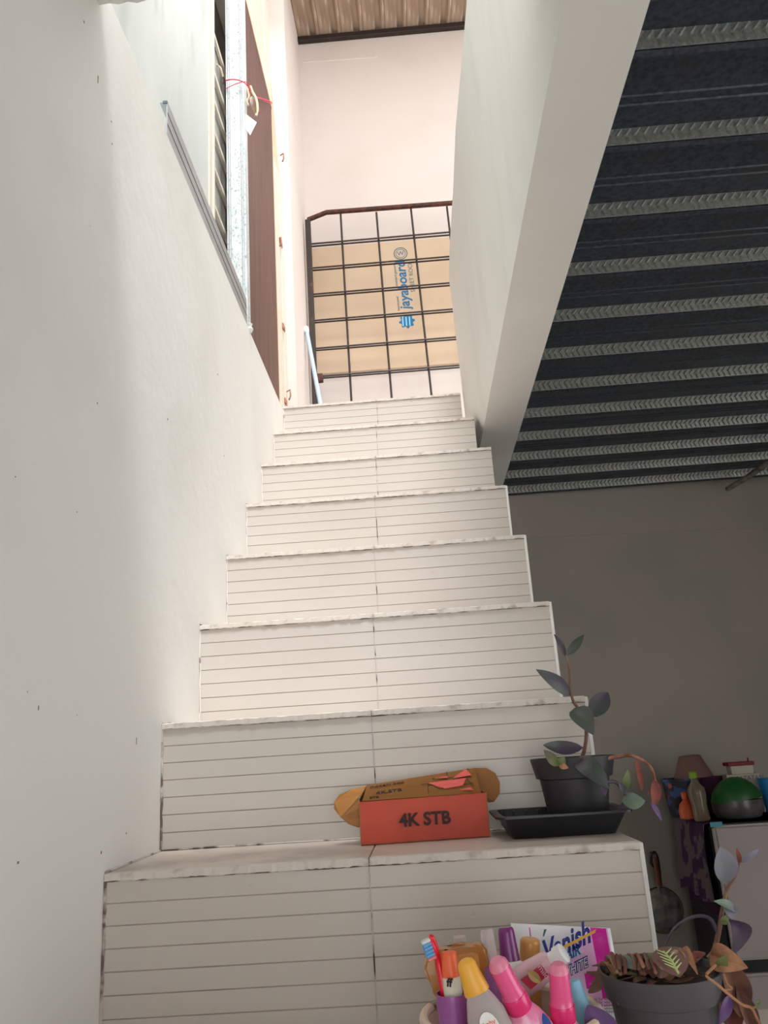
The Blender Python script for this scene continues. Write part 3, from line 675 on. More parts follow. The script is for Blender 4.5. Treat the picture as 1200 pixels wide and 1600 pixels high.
obj('runner_stem', tube(curve(onpx((946, 1222, YP-.075), (962, 1222, YP-.075), (974, 1236, YP-.07), (984, 1250, YP-.07)), 12), .0028, 6), M['leafgreen'], pt, True)
lf(pt, (975, 1236), (981, 1203), YP-.07, YP-.075, .013, 'leaflime')
lf(pt, (976, 1240), (966, 1222), YP-.07, YP-.09, .012, 'leafgreen')
lf(pt, (972, 1252), (1008, 1252), YP-.07, YP-.08, .026, 'leafgrey', bow=-.15, side=(0, .3, 1))
lf(pt, (992, 1252), (968, 1262), YP-.075, YP-.06, .015, 'leafgreen', side=(0, .2, 1))
lf(pt, (935, 1200), (946, 1244), YP-.05, YP-.078, .018, 'leafgreen')
# ---------------------------------------------------------------- fridge and what stands on it
FX0, FX1, FY0, FY1, FTZ = 1.335, 1.93, 4.14, 4.70, -.452
fg = thing('refrigerator', 'pale grey refrigerator with black side against the dim back wall', 'refrigerator', ((FX0+FX1)/2, (FY0+FY1)/2, FZ))
obj('cabinet', bbox((FX0, FY0+.05, FZ+.03), (FX1, FY1, FTZ), .012, 2), M['fridgeside'], fg)
ud = obj('door', bbox((FX0+.004, FY0, -1.03), (FX1, FY0+.05, FTZ-.003), .012, 3), M['fridge'], fg)
ldr = obj('door', bbox((FX0+.004, FY0, FZ+.05), (FX1, FY0+.05, -1.085), .012, 3), M['fridge'], fg)
obj('handle', bbox((1.50, FY0-.02, -1.025), (1.85, FY0+.004, -1.005), .004, 2), M['alu'], ud)
obj('handle', bbox((1.50, FY0-.02, -1.11), (1.85, FY0+.004, -1.09), .004, 2), M['blackplastic'], ldr)
obj('gasket', bbox((FX0+.02, FY0+.03, -1.085), (FX1-.01, FY0+.06, -1.03), 0), M['blackplastic'], fg)
for x_ in (FX0+.05, FX1-.08): obj('foot', bbox((x_, FY0+.08, FZ), (x_+.03, FY0+.11, FZ+.03), .002), M['blackplastic'], fg)
s0, s1 = P(1109, 1285, FY0-.001), P(1129, 1290, FY0-.001)
obj('teal_sticker', bbox((s0.x, FY0-.0015, s1.z-.004), (s1.x, FY0-.0002, s0.z), 0), M['teal'], fg)
# cloth draped over the left side
def cloth(name, path, y0, y1_, amp, m_, lab, n=30, freq=9):
    bm = BM(); rows_ = []
    for i in range(n+1):
        t = i/n; y = y0+(y1_-y0)*t; r = []
        for j, (x, z) in enumerate(path):
            k = max(0, (j-2))/len(path)
            r.append(bm.verts.new((x-abs(amp*k*math.sin(freq*t*math.pi+j*.25)), y+amp*k*.4*math.cos(5*t+j*.5), z+(-.012*math.sin(7*t) if j == len(path)-1 else 0))))
        rows_.append(r)
    for i in range(n):
        for j in range(len(path)-1): bm.faces.new((rows_[i][j], rows_[i][j+1], rows_[i+1][j+1], rows_[i+1][j]))
    bmesh.ops.solidify(bm, geom=list(bm.faces), thickness=-.002)
    o = obj(name, bm, m_, smooth=True)
    return tag(o, lab, 'cloth')
zt_ = FTZ+.003
cloth('patterned_cloth', [(1.9, zt_), (1.6, zt_), (1.42, zt_), (1.345, zt_+.001), (1.326, zt_-.006), (1.322, zt_-.05), (1.320, zt_-.12), (1.319, zt_-.2), (1.318, zt_-.28), (1.317, zt_-.345)], 4.215, 4.69, .045, M['clothpurple'], 'purple and beige patterned cloth draped over the top and side of the refrigerator')
cloth('purple_underskirt', [(1.328, zt_-.30), (1.327, zt_-.34), (1.3265, zt_-.37), (1.326, zt_-.405)], 4.22, 4.66, .006, M['clothstrip'], 'dark purple cloth band hanging below the patterned cloth on the refrigerator side')
ZF = zt_+.003
def base(px, Y): return P(px, 1275, Y).x
# dark bucket with brown pot upside down on it
x_ = base(1066, 4.58); Yq = 4.56
zb = P(1062, 1216, Yq).z
bk = thing('dark_bucket', 'dark bucket with blue and red pattern at the left end of the refrigerator top', 'bucket', (x_, Yq, ZF))
obj('body', lathe((x_, Yq, ZF), (x_, Yq, zb), [(0, .058), (.02, .062), (.93, .082), (.94, .088), (1, .088), (1, .08), (.9, .078), (.2, .055)], 24), M['bucket'], bk, True)
zt2 = P(1082, 1180, Yq).z; xx = P(1084, 1216, Yq).x
lp = obj('brown_pot', lathe((xx, Yq, zb), (xx-.005, Yq, zt2), [(0, .098), (.03, .1), (.1, .097), (.97, .056), (1, .05), (1, 0)], 28), M['lampbrown'], smooth=True)
tag(lp, 'brown flower pot turned upside down over the dark bucket', 'pot')
x_ = base(1078, 4.40); ob = thing('orange_squeeze_bottle', 'orange round plastic bottle in front of the dark bucket', 'bottle', (x_, 4.42, ZF))
zz = P(1078, 1236, 4.42).z
obj('body', lathe((x_, 4.42, ZF), (x_, 4.42, zz), [(0, .03), (.05, .042), (.3, .045), (.55, .036), (.7, .016), (.72, .02), (.95, .022), (1, .012)], 20), M['orangeball'], ob, True)
xb_ = P(1096, 1270, 4.32).x; zz = P(1092, 1205, 4.32).z
cb = thing('green_capped_bottle', 'dusty brown plastic bottle with lime green cap on the refrigerator', 'bottle', (xb_, 4.32, ZF))
H_ = zz-ZF
obj('body', lathe((xb_, 4.32, ZF), (xb_-.012, 4.32, zz-.03), [(0, .034), (.05, .040), (.35, .036), (.6, .044), (.75, .042), (.92, .016), (1, .015)], 20), M['clearbrown'], cb, True)
obj('cap', lathe((xb_-.012, 4.32, zz-.032), (xb_-.013, 4.32, zz), [(0, .018), (.2, .02), (.9, .02), (1, .016)], 16), M['limecap'], cb, True)
a, b = P(1111, 1250, 4.36), P(1192, 1250, 4.36); cxx = (a.x+b.x)/2; rx = (b.x-a.x)/2; zt3 = P(1150, 1213, 4.36).z; zm = P(1150, 1249, 4.36).z
gc = thing('green_lidded_bowl', 'smoky plastic bowl with domed dark green cover on the refrigerator', 'bowl', (cxx, 4.36, ZF))
obj('bowl', lathe((cxx, 4.36, ZF), (cxx, 4.36, zm), [(0, rx*.78), (.06, rx*.86), (.35, rx*.97), (.7, rx), (1, rx*.985), (1, 0)], 32, .7), M['greyclear'], gc, True)
obj('dome_cover', lathe((cxx, 4.36, zm), (cxx-.01, 4.36, zt3), [(0, rx*1.0), (.1, rx*.985), (.35, rx*.9), (.6, rx*.74), (.8, rx*.54), (.93, rx*.32), (1, 0)], 32, .7), M['greendome'], gc, True)
def boxp(name, l, t, r, b, Y, dep, m_, lab, cat, zb_=None):
    p, q = P(l, (t+b)/2, Y), P(r, (t+b)/2, Y); zt_ = P((l+r)/2, t, Y).z
    th = thing(name, lab, cat, ((p.x+q.x)/2, Y+dep/2, zb_ if zb_ is not None else P((l+r)/2, b, Y).z))
    o = obj('body', bbox((p.x, Y, th.location.z), (q.x, Y+dep, zt_), .003), m_, th)
    return th, p.x, q.x, zt_
th, xa_, xb2, zc_ = boxp('white_carton', 1140, 1209, 1193, 1275, 4.54, .09, M['boxwhite'], 'off-white printed carton standing behind the green covered bowl', 'carton', ZF)
text('lettering', 'CATATAN', .032, M['greyprint'], th, ((xa_+xb2)/2+.03, 4.539, zc_-.022), (1, 0, 0), (0, 0, 1))
th, xa_, xb2, zd_ = boxp('lidded_box', 1142, 1196, 1178, 1209, 4.55, .07, M['boxwhite'], 'small white box with crimson lid stacked on the carton', 'box', zc_)
obj('lid', bbox((xa_-.012, 4.545, zd_), (xb2+.008, 4.63, zd_+.018), .003), M['crimson'], th)
obj('lid_knob', lathe((xb2-.012, 4.58, zd_+.018), (xb2-.01, 4.58, zd_+.038), [(0, .005), (1, .004)], 8), M['crimson'], th)
th, xa_, xb2, zd_ = boxp('crimson_case', 1098, 1213, 1136, 1240, 4.60, .06, M['clothstrip'], 'flat dark red case between the brown pot and the white carton', 'case', ZF)
xc_ = P(1206, 1250, 4.42).x; zc2 = P(1199, 1216, 4.42).z
bc = thing('blue_cup', 'bright blue plastic cup at the right edge of the refrigerator top', 'cup', (xc_, 4.42, ZF))
obj('cup_body', lathe((xc_, 4.42, ZF), (xc_, 4.42, zc2), [(0, .03), (.05, .034), (.95, .052), (1, .054), (1, .05), (.1, .03)], 24), M['bluecup'], bc, True)
# pan hanging on the wall
pcx, pcz = P(1037, 1424, 4.80), None
pn = thing('frying_pan', 'dull steel frying pan with brown handle hanging on the dim wall', 'pan', P(1036, 1460, 4.80))
obj('pan_body', lathe(pcx+Vector((0, .035, 0)), pcx, [(0, .105), (.05, .112), (.3, .112), (.95, .084), (1, .078), (1, 0)], 36), M['steel'], pn, True)
for r_ in (.030, .048, .066):
    obj('base_ring', tube([pcx+Vector((r_*math.cos(a), -.001, r_*math.sin(a))) for a in [2*math.pi*k/32 for k in range(33)]], .0018, 5), M['steel'], pn, True)
obj('rim', tube([pcx+Vector((.110*math.cos(a), .032, .110*math.sin(a))) for a in [2*math.pi*k/36 for k in range(37)]], .006, 6), M['blackplastic'], pn, True)
obj('bracket', tube(curve(onpx((1032, 1398, 4.80), (1030, 1388, 4.80), (1030, 1380, 4.80))), .009, 8), M['steel'], pn, True)
obj('handle', tube(curve(onpx((1030, 1384, 4.79), (1028, 1368, 4.79), (1024, 1350, 4.79), (1023, 1340, 4.79)), 12), .017, 10, r1=.012), M['woodhandle'], pn, True)
obj('hanging_loop', tube(curve(onpx((1029, 1362, 4.785), (1018, 1350, 4.79), (1018, 1336, 4.79), (1022, 1331, 4.79), (1027, 1337, 4.79), (1030, 1352, 4.79), (1033, 1380, 4.785))), .005, 8), M['blackplastic'], pn, True)
hk = obj('wall_nail', tube([P(1022, 1335, 4.775), P(1022, 1335, 4.775)+Vector((0, .1, 0))], .004, 6), M['iron']); tag(hk, 'dark nail carrying the frying pan on the dim wall', 'nail')
# ---------------------------------------------------------------- toiletries basket on the landing
LZ = ZP+.0004
bc_ = P(798, 1584, 1.02); RB = .097
bsk = thing('toiletries_basket', 'round ivory plastic basket holding the bottles at the foot of the picture', 'basket', (bc_.x, bc_.y, LZ))
rim_z = bc_.z
obj('body', shell([[(bc_.x+r*math.cos(a), bc_.y+r*math.sin(a), z) for a in [2*math.pi*k/48 for k in range(48)]] for r, z in ((RB*.86, LZ), (RB*.88, LZ+.003), (RB-.001, rim_z-.004), (RB-.004, rim_z-.004), (RB*.85, LZ+.005))]), M['basket'], bsk, True)
obj('rim', tube([(bc_.x+RB*math.cos(a), bc_.y+RB*math.sin(a), rim_z) for a in [2*math.pi*k/48 for k in range(49)]], .0052, 8), M['basket'], bsk, True)
BZ = LZ+.0065
def down(top, bot, z=BZ):       # continue the axis of a bottle down to the basket floor
    d = bot-top; return top+d*((z-top.z)/d.z)
# pouch with lettering, behind the basket
py0 = 1.175
pc4 = [P(x, y, yq) for x, y, yq in ((800, 1447, 1.19), (958, 1455, 1.19))]
ph = thing('stain_remover_pouch', 'shiny white and magenta pouch lettered Vanish standing behind the bottles', 'pouch', (.11, 1.19, LZ))
x0_, x1_ = pc4[0].x, pc4[1].x; zt4 = (pc4[0].z+pc4[1].z)/2
dzdx = (pc4[1].z-pc4[0].z)/(x1_-x0_)
def pouch_pt(u, v, front=True):
    z = LZ+(zt4+dzdx*(u-.5)*(x1_-x0_)-LZ)*v
    th_ = .022*math.sin(math.pi*min(1, max(0, u)))**.6*(1-v)**.55+.0012
    wr = .0015*math.sin(23*u+9*v)+.0012*math.sin(31*v-14*u)
    return Vector((x0_+(x1_-x0_)*u, py0+.055*v*.6-.0+(-th_+wr*min(1, 6*u*(1-u)*4)*(1-v*.6) if front else th_), z))
bm = BM(); n, k = 64, 48; mi = lambda u, v: 0
F_ = [[bm.verts.new(pouch_pt(i/n, j/k)) for j in range(k+1)] for i in range(n+1)]
Bk = [[bm.verts.new(pouch_pt(i/n, j/k, False)) for j in range(k+1)] for i in range(n+1)]
for i in range(n):
    for j in range(k):
        u, v = (i+.5)/n, (j+.5)/k
        f = bm.faces.new((F_[i][j], F_[i+1][j], F_[i+1][j+1], F_[i][j+1]))
        diag = v-(.78+.62*(u-.48))
        f.material_index = 1 if (.80 < u < .95 and v > .42) or (.66 < u < .80 and .5 < v < .62) else (2 if .42 < u < .965 and diag < 0 and v > .36 else 0)
        bm.faces.new((Bk[i][j], Bk[i][j+1], Bk[i+1][j+1], Bk[i+1][j]))
for i in range(n):
    bm.faces.new((F_[i][0], Bk[i][0], Bk[i+1][0], F_[i+1][0])); bm.faces.new((F_[i][k], F_[i+1][k], Bk[i+1][k], Bk[i][k]))
for j in range(k):
    bm.faces.new((F_[0][j], F_[0][j+1], Bk[0][j+1], Bk[0][j])); bm.faces.new((F_[n][j], Bk[n][j], Bk[n][j+1], F_[n][j+1]))
pbody = obj('pouch_body', bm, None, ph, True, mats=[M['pouchwhite'], M['magenta'], M['pouchpink']])
YT = 1.168
def PT(a, b): return P(a, b, YT)
text('lettering', 'Vanish', .038, M['navy'], ph, PT(886, 1473), PT(925, 1449)-PT(885, 1468), PT(884, 1450)-PT(886, 1480), bold=.0011, slant=True, xs=.68)
obj('print_band', prism(BM(), [PT(882, 1482), PT(930, 1457), PT(931, 1452), PT(880, 1478)], (0, -.0006, 0)), M['yellowprint'], ph)
obj('print_band', prism(BM(), [PT(850, 1452), PT(854, 1452), PT(850, 1463), PT(848, 1463)], (0, -.0006, 0)), M['tealgreen'], ph)
obj('print_band', prism(BM(), [PT(826, 1449), PT(828, 1449), PT(830, 1463), PT(828, 1463)], (0, -.0006, 0)), M['magenta'], ph)
for dx, mm, bo in ((0, 'skyblue', .0012), (-.0006, 'navy', 0)):
    text('lettering', 'HAIR', .0165, M[mm], ph, PT(890, 1491)+Vector((0, dx, 0)), PT(905, 1483)-PT(887, 1491), PT(892, 1480)-PT(894, 1500), bold=bo, slant=True, xs=.8)
for dx, mm, bo in ((0, 'navy', .0012), (-.0006, 'pouchwhite', 0)):
    text('lettering', 'WHITE', .0165, M[mm], ph, PT(898, 1513)+Vector((0, dx, 0)), PT(915, 1504)-PT(897, 1513), PT(897, 1500)-PT(899, 1522), bold=bo, slant=True, xs=.72)
for q in range(5): text('fine_print', 'stain remover for whites', .0045, M['greyprint'], ph, P(930, 1561+q*5, 1.135), (1, 0, -.03), (0, 0, 1))
def bottle(name, lab, top, bot, caplen, capr, body, capm, bodym, cat='bottle', capprof=None, flat=1, z=BZ, capr0=None, group=None):
    """top, bot: points on the axis; body: list of (distance below the cap, radius)"""
    top = Vector(top); bot = down(top, Vector(bot), z); d = bot-top; Lh = d.length; dn = d/Lh
    t = thing(name, lab, cat, bot, group)
    cp = capprof or [(0, 0), (0, capr*.8), (.06, capr*.95), (.15, capr), (1, capr0 or capr)]
    obj('cap', lathe(top, top+dn*caplen, cp, 28, flat), M[capm], t, True)
    r = [(dd/(Lh-caplen), rr) for dd, rr in body]; r = [(a, b) for a, b in r if a < .93]
    r += [(.95, r[-1][1]), (1, r[-1][1]*.9)]
    obj('body', lathe(top+dn*caplen, bot, r, 32, flat), M[bodym], t, True)
    return t, top, dn, Lh
bottle('purple_capped_bottle', 'white ribbed bottle with tall deep purple cap at the back of the basket', P(790, 1449, 1.085), P(797, 1500, 1.08), .036, .0098, [(0, .0115), (.001, .0135), (.004, .0158), (.045, .0170)], 'purplecap', 'white', capr0=.0118)
bottle('gold_capped_tube', 'tube with shiny golden cap between the purple cap and the pouch', P(828, 1466, 1.10), P(828, 1520, 1.10), .032, .0122, [(0, .0118), (.01, .0125), (.04, .014)], 'gold', 'gold', capr0=.0126)
t_, top, dn, Lh = bottle('clear_pump_bottle', 'purplish clear bottle with dusty transparent cap left of the purple cap', P(760, 1452, 1.07), P(768, 1505, 1.065), .036, .0085, [(0, .010), (.003, .013), (.05, .016)], 'clear', 'purplecup')
# amber container
am = thing('amber_container', 'wide amber-brown plastic container tucked behind the toothbrush and yellow cap', 'container', (P(700, 1540, 1.04).x, 1.04, BZ))
out = [(664, 1496), (672, 1487), (690, 1484), (715, 1486), (735, 1480), (750, 1475), (758, 1478), (764, 1492), (766, 1515), (764, 1545), (750, 1580), (700, 1585), (682, 1550), (668, 1535), (661, 1515)]
o3 = [P(a, b, 1.055) for a, b in out]; bm = BM(); prism(bm, o3, (0, .024, 0)); bmesh.ops.bevel(bm, geom=list(bm.edges), offset=.004, segments=3, affect='EDGES')
obj('body', bm, M['amber'], am, True)
inn = [(715, 1492), (738, 1488), (747, 1492), (750, 1508), (749, 1530), (735, 1536), (716, 1530)]
obj('recess', prism(BM(), [P(a, b, 1.0535) for a, b in inn], (0, .0025, 0)), M['gold'], am)
# purple ribbed cup
pcv = P(706, 1560, .975); pcz0 = BZ
cup = thing('purple_cup', 'purple ribbed cup holding the red toothbrush', 'cup', (pcv.x, .975, BZ))
ctop = P(706, 1551, .975).z; cr = (P(730, 1560, .975).x-P(681, 1560, .975).x)/2
Hc = ctop-BZ
prf = [(0, cr*.8)]+[(q/10, cr*(.84+.015*q)*(1.03 if q % 2 else .97)) for q in range(1, 10)]+[(1, cr), (1, cr*.93), (.1, cr*.75)]
obj('cup_body', lathe((pcv.x, .975, BZ), (pcv.x, .975, ctop), prf, 28), M['purplecup'], cup, True)
# toothbrush
tb = thing('toothbrush', 'red toothbrush with white and blue bristles standing in the purple cup', 'toothbrush', (P(692, 1555, 1.0).x, .985, BZ+.006))
bpts = onpx((671, 1464, .975), (675, 1466, .975), (680, 1480, .978), (685, 1505, .982), (690, 1530, .980), (694, 1555, .979), (697, 1590, .979))
obj('handle', tube(curve(bpts, 24), .0030, 10, r1=.0046), M['brushred'], tb, True)
obj('brush_head', tube(curve(onpx((670, 1465, .975), (676, 1480, .976), (682, 1497, .979)), 8), .0036, 10), M['brushred'], tb, True)
ax = (P(681, 1495, .978)-P(671, 1467, .975)); ax_n = ax.normalized(); sd_ = Vector((-1, -.5, -.25)).normalized()
for q in range(6):
    c0 = P(671, 1467, .975)+ax*(q/5*.95+.02)
    ln_ = .0098
    for r_, off in ((0, -.0024), (1, .0024)):
        o_ = Vector((0, off, 0)); mm = 'bristlepink' if q == 5 else ('bristleblue' if 1 <= q <= 4 and r_ == 0 else 'bristle')
        obj('bristles', tube([c0+o_, c0+o_+sd_*ln_], .0021, 6), M[mm], tb)
# small bottle with orange cap
t_, top, dn, Lh = bottle('orange_capped_bottle', 'small cream-labelled bottle with bright orange cap beside the toothbrush', P(701, 1487, .977), P(709, 1560, .977), .0235, .0088, [(0, .0085), (.002, .0100), (.05, .0105)], 'orangecap', 'creamlabel', z=BZ+.002, capr0=.0098)
lc_ = P(702, 1536, .964); text('label_mark', 'ff', .011, M['ink'], t_, lc_, (1, 0, -.15), (.15, 0, 1), bold=.0004)
# clear bottle with yellow cap
t_, top, dn, Lh = bottle('yellow_capped_bottle', 'clear empty bottle with rounded yellow cap leaning left in the basket front', P(725, 1497, .93), P(757, 1580, .93), .034, .011, [(0, .0115), (.006, .0145), (.020, .0200), (.045, .0225), (.08, .0235)], 'yellowcap', 'clear', flat=.75, capprof=[(0, 0), (.02, .004), (.08, .0078), (.18, .0098), (.5, .0112), (.95, .0135), (1, .013)])
lb0 = top+dn*.074; sx_ = Vector((dn.z, 0, -dn.x)).normalized()*-1
lab = BM(); pts_ = []
for q in range(24):
    a = 2*math.pi*q/24; pts_.append(lb0+sx_*(.0105*math.cos(a))+dn*(.026*(abs(math.sin(a))**.7)*(1 if math.sin(a) > 0 else -1))+Vector((0, -.0180, 0)))
lbo = obj('label', prism(lab, pts_, (0, .0008, 0)), M['white'], t_)
text('label_text', 'baby', .007, M['orangecap'], t_, lb0+dn*-.016+Vector((.001, -.0190, 0)), sx_ if sx_.x > 0 else -sx_, -dn)
for q in range(7): text('label_text', 'soft care oil', .0036, M['greyprint'], t_, lb0+dn*(-.008+q*.0046)+Vector((0, -.0190, 0)), sx_ if sx_.x > 0 else -sx_, -dn)
# pink bottles
def pinkbottle(lab_, top, bot, seed):
    t, top, dn, Lh = bottle('pink_bottle', lab_, top, bot, .056, .0105, [(0, .0120), (.004, .0150), (.012, .0190), (.024, .0225), (.04, .0245)], 'pinkcap', 'pinkbody', capprof=[(0, 0), (.01, .006), (.06, .0094), (.15, .0106), (.55, .0113), (.72, .0120), (.74, .0126), (.95, .0130), (1, .0126)])
    obj('cap_collar', lathe(top+dn*.040, top+dn*.056, [(0, .0128), (.1, .0133), (.9, .0136), (1, .0131)], 28), M['hotpink'], t, True)
    obj('cap_top', lathe(top-dn*.0006, top+dn*.008, [(0, 0), (.02, .0064), (.5, .0100), (1, .0108)], 28), M['pinkcaptop'], t, True)
    obj('label', lathe(top+dn*.084, top+dn*.130, [(0, .0218), (.1, .0226), (.4, .0249), (1, .0252), (1, .023), (0, .020)], 32), M['pinklabel'], t, True)
    t['group'] = 'pink bottles in the toiletries basket'
    return t, top, dn
t1, top, dn = pinkbottle('pink bottle with long translucent cap leaning left beside the yellow-capped bottle', P(775, 1500, .93), P(824, 1598, .95), 1)
c0 = top+dn*.108+Vector((-.002, -.0262, 0)); obj('round_badge', lathe(c0, c0+Vector((0, -.001, 0)), [(0, .012), (1, .012)], 24), M['creamlabel'], t1)
text('badge_text', 'BERSIH', .0052, M['redlabel'], t1, c0+Vector((0, -.0014, .002)), (1, 0, -.1), (0, 0, 1))
c0 = top+dn*.078+Vector((.0165, -.014, .004)); obj('blue_patch', leaf_bm(c0+Vector((-.003, 0, .012)), c0+Vector((.004, -.004, -.012)), .009), M['bluelabel'], t1)
t2, top, dn = pinkbottle('upright pink bottle with round-topped cap at the right side of the basket', P(872, 1506, .955), P(880, 1592, .965), 2)
c0 = top+dn*.084+Vector((-.0115, -.0205, 0)); obj('blue_patch', leaf_bm(c0+Vector((-.006, 0, .010)), c0+Vector((.010, -.006, -.012)), .010), M['bluelabel'], t2)
# tube with white cap, lying slanted
a, b = P(882, 1488, 1.03), P(815, 1535, 1.05)
tu = thing('pink_squeeze_tube', 'pale pink squeeze tube with white cap and crimson label lying slanted across the bottles', 'tube', b-Vector((0, 0, .014)))
dd = (b-a)
obj('cap', lathe(a, a+dd*.28, [(0, 0), (0, .0095), (.06, .0108), (.6, .0110), (.62, .009), (1, .0095)], 28), M['white'], tu, True)
obj('body', lathe(a+dd*.28, b+dd*.25, [(0, .010), (.08, .0140), (.5, .0168), (.9, .017), (1, .012)], 28, .75), M['tubepink'], tu, True)
def TT(a_, b_): return P(a_, b_, 1.022)
obj('label', prism(BM(), [TT(813, 1531), TT(845, 1507), TT(857, 1523), TT(829, 1546)], (0, -.0010, 0)), M['redlabel'], tu)
obj('label_leaf', leaf_bm(TT(824, 1516)+Vector((0, -.002, 0)), TT(845, 1535)+Vector((0, -.002, 0)), .010), M['olive'], tu)
text('label_text', 'mild', .009, M['tubepink'], tu, TT(849, 1518)+Vector((0, -.0016, 0)), TT(846, 1510)-TT(840, 1503) if 0 else (.5, 0, -.8), (.8, 0, .5))
# blue tube with teal end at the right of the basket
bottle('teal_tube', 'pale blue and teal tube squeezed between the pink bottle and basket rim', P(896, 1532, 1.03), P(908, 1580, 1.03), .040, .0080, [(0, .0140), (.03, .0150)], 'skyblue', 'tealgreen', capr0=.0138)
bottle('small_clear_cap_vial', 'small transparent lid showing above the amber container', P(718, 1461, 1.10), P(722, 1500, 1.10), .014, .0090, [(0, .0085), (.03, .010)], 'clear', 'clear', cat='vial')
# ---------------------------------------------------------------- grey pot with dried plants
PY = 1.07
pl_, pr_ = P(937, 1522, PY), P(1124, 1503, PY); pcx2 = (pl_.x+pr_.x)/2; rr = (pr_.x-pl_.x)/2; pz = (pl_.z+pr_.z)/2
gp = thing('grey_flower_pot', 'dusty dark grey pot of dried brown and veined plants at the lower right', 'plant pot', (pcx2, PY, LZ))
Hh = pz-LZ
obj('pot', shell([[(pcx2+r*math.cos(a), PY+r*math.sin(a), LZ+z) for a in [2*math.pi*k/44 for k in range(44)]] for r, z in ((rr*.70, 0), (rr*.72, .004), (rr*.86, Hh-.030), (rr*.93, Hh-.028), (rr, Hh-.002), (rr, Hh), (rr*.965, Hh), (rr*.88, Hh-.02))]), M['potgrey'], gp, True)
sbm = BM(); bmesh.ops.create_cone(sbm, cap_ends=True, segments=28, radius1=rr*.93, radius2=rr*.93, depth=.006, matrix=Matrix.Translation((pcx2, PY, pz-.010)))
obj('soil', sbm, M['soil'], gp)
random.seed(11)
for q in range(42):
    a = random.uniform(0, 6.28); r = rr*.85*math.sqrt(random.random()); x = pcx2+r*math.cos(a); y = PY+r*math.sin(a)
    x = pcx2-abs(x-pcx2) if q < 26 else x
    L_ = random.uniform(.018, .034); b2 = random.uniform(0, 6.28)
    p_ = Vector((x, y, pz-.008+random.uniform(0, .008))); q_ = p_+Vector((L_*math.cos(b2), L_*math.sin(b2), random.uniform(-.004, .012)))
    obj('dry_leaf', leaf_bm(p_, q_, random.uniform(.008, .016), side=(math.sin(b2), -math.cos(b2), random.uniform(-.4, .4)), bow=random.uniform(-.25, .25), fold=random.uniform(-.3, .6)), random.choice([M['drybrown'], M['drybrown'], M['dryred'], M['stem'], M['drytan']]), gp, True)
# long dry pods on the left half
for q in range(12):
    a0 = P(948+q*6+random.uniform(-6, 6), 1494+random.uniform(-5, 8), PY+.02-q*.002); a1 = P(966+q*5+random.uniform(-14, 14), 1518+random.uniform(-8, 6), PY-.045)
    obj('dry_stalk', tube(curve([a0, (a0+a1)/2+Vector((0, 0, .006)), a1], 8), .0022, 6), random.choice([M['stem'], M['stemdry'], M['drybrown']]), gp, True)
vl = obj('veined_leaf', leaf_bm(P(1062, 1526, PY-.055), P(1034, 1480, PY-.01), .040, bow=.12, fold=.12, n=12), M['fitred'], gp, True)
for u0, u1, w0 in ((.08, .92, 0), ):
    b0, b1 = P(1060, 1521, PY-.062), P(1037, 1487, PY-.024)
    obj('leaf_vein', tube([b0, (b0+b1)/2+Vector((0, -.004, .003)), b1], .0014, 6), M['fitgreen'], vl)
    for q in range(5):
        c0 = b0.lerp(b1, .15+.17*q)+Vector((0, -.004*math.sin(math.pi*(.15+.17*q)), .002))
        for s_ in (-1, 1): obj('leaf_vein', tube([c0, c0+Vector((.0095*s_-.003, -.001, .006))], .0011, 5, r1=.0004), M['fitgreen'], vl)
lf(gp, (1046, 1521), (1022, 1507), PY-.05, PY-.03, .018, 'fitred', side=(.3, 0, 1))
lf(gp, (1018, 1500), (1012, 1490), PY-.02, PY-.01, .012, 'leaflime')
lf(gp, (970, 1496), (994, 1514), PY-.01, PY-.03, .013, 'leafgrey')
obj('dry_leaf', leaf_bm(P(1062, 1486, PY-.01), P(1090, 1522, PY-.05), .011, bow=.3, fold=.6), M['drytan'], gp, True)
obj('dry_leaf', leaf_bm(P(1062, 1484, PY), P(1072, 1515, PY-.01), .018, bow=.1), M['drybrown'], gp, True)
obj('dry_leaf', leaf_bm(P(936, 1504, PY-.02), P(926, 1552, PY-.05), .016, bow=.2, tipbias=.7, side=(1, 0, .1)), M['drybrown'], gp, True)
obj('dry_leaf', leaf_bm(P(1110, 1492, PY), P(1168, 1512, PY-.03), .030, bow=.25, fold=.5, tipbias=.4), M['drytan'], gp, True)
obj('dry_leaf', leaf_bm(P(1134, 1500, PY-.02), P(1158, 1590, PY-.02), .030, bow=.15, fold=.7, tipbias=.4), M['drybrown'], gp, True)
obj('dry_leaf', leaf_bm(P(1126, 1505, PY), P(1150, 1620, PY-.02), .036, bow=-.12, fold=.6), M['dryred'], gp, True)
obj('dry_leaf', leaf_bm(P(1150, 1540, PY-.03), P(1182, 1625, PY-.03), .018, bow=.1, fold=.9), M['drybrown'], gp, True)
lf(gp, (1140, 1555), (1124, 1600), PY-.04, PY-.05, .012, 'leafviolet')
lf(gp, (1122, 1512), (1134, 1493), PY-.02, PY-.03, .013, 'leaflime')
obj('dry_runner', tube(curve(onpx((1118, 1508, PY-.03), (1110, 1516, PY-.06), (1104, 1525, PY-.075), (1120, 1538, PY-.08), (1140, 1555, PY-.08), (1160, 1570, PY-.08), (1174, 1575, PY-.08), (1182, 1590, PY-.08), (1192, 1610, PY-.08)), 40), .0016, 6), M['drytan'], gp, True)
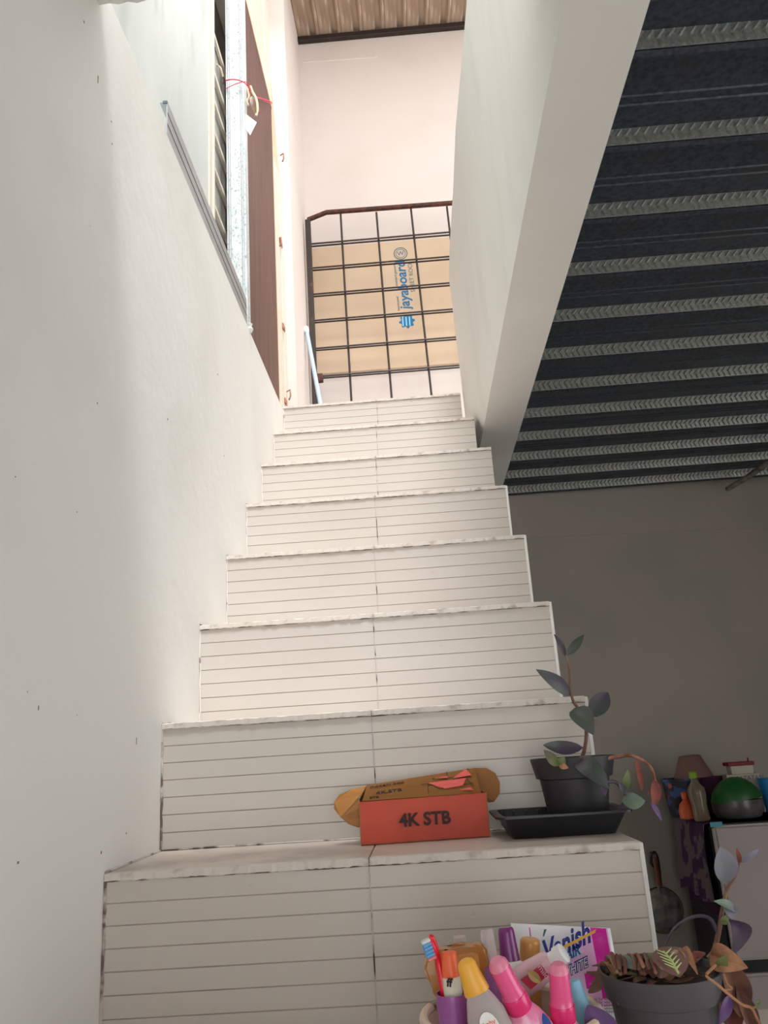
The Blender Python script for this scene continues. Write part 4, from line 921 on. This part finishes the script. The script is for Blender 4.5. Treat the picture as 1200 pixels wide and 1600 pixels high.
obj('dry_runner', tube(curve(onpx((1174, 1575, PY-.08), (1184, 1572, PY-.08), (1187, 1564, PY-.08), (1182, 1566, PY-.08)), 10), .0013, 6), M['leaflime'], gp, True)
obj('dry_runner', tube(curve(onpx((1131, 1522, PY-.04), (1137, 1538, PY-.05), (1144, 1545, PY-.05), (1132, 1547, PY-.05)), 10), .0011, 6), M['drytan'], gp, True)
# tall trailing shoot at the right
YS = PY+.03
obj('shoot_stem', tube(curve(onpx((1107, 1498, YS), (1115, 1488, YS), (1120, 1470, YS), (1126, 1440, YS), (1131, 1410, YS), (1137, 1388, YS), (1148, 1370, YS), (1156, 1348, YS)), 28), .0038, 8, r1=.0018), M['stem'], gp, True)
obj('long_arching_leaf', tube(curve(onpx((1120, 1455, YS), (1110, 1436, YS), (1092, 1431, YS), (1070, 1438, YS), (1052, 1452, YS), (1040, 1474, YS)), 24), .0026, 8, r1=.0012), M['leafpurple'], gp, True)
lf(gp, (1134, 1382), (1126, 1323), YS, YS-.02, .030, 'leafgrey', tipbias=.55)
lf(gp, (1156, 1350), (1151, 1326), YS, YS, .006, 'dryred')
lf(gp, (1158, 1348), (1185, 1327), YS, YS-.01, .008, 'leafgrey')
lf(gp, (1150, 1424), (1116, 1408), YS-.01, YS-.03, .012, 'leafgrey', side=(0, .4, 1))
lf(gp, (1138, 1412), (1143, 1436), YS-.01, YS-.02, .017, 'leafgrey')
lf(gp, (1138, 1436), (1146, 1492), YS, YS-.02, .024, 'leafpurple', droop=(.012, 0, .006))
lf(gp, (1128, 1444), (1136, 1430), YS-.005, YS-.01, .010, 'leaflime')
# violet leaf sticking up in front of the pouch
vp = thing('violet_seedling', 'single violet leaf poking up between the basket and the grey pot', 'plant', (P(935, 1600, .98).x, .985, LZ))
obj('leaf', leaf_bm(P(955, 1640, .98), P(918, 1570, .98), .036, bow=.1), M['leafviolet'], vp, True)
obj('stem', tube([P(955, 1640, .98), (P(955, 1640, .98).x, .985, LZ+.001)], .002, 6), M['stem'], vp)
# ---------------------------------------------------------------- lift everything so the lower floor is z = 0
for o in S.objects:
    if o.parent is None: o.location.z += LIFT
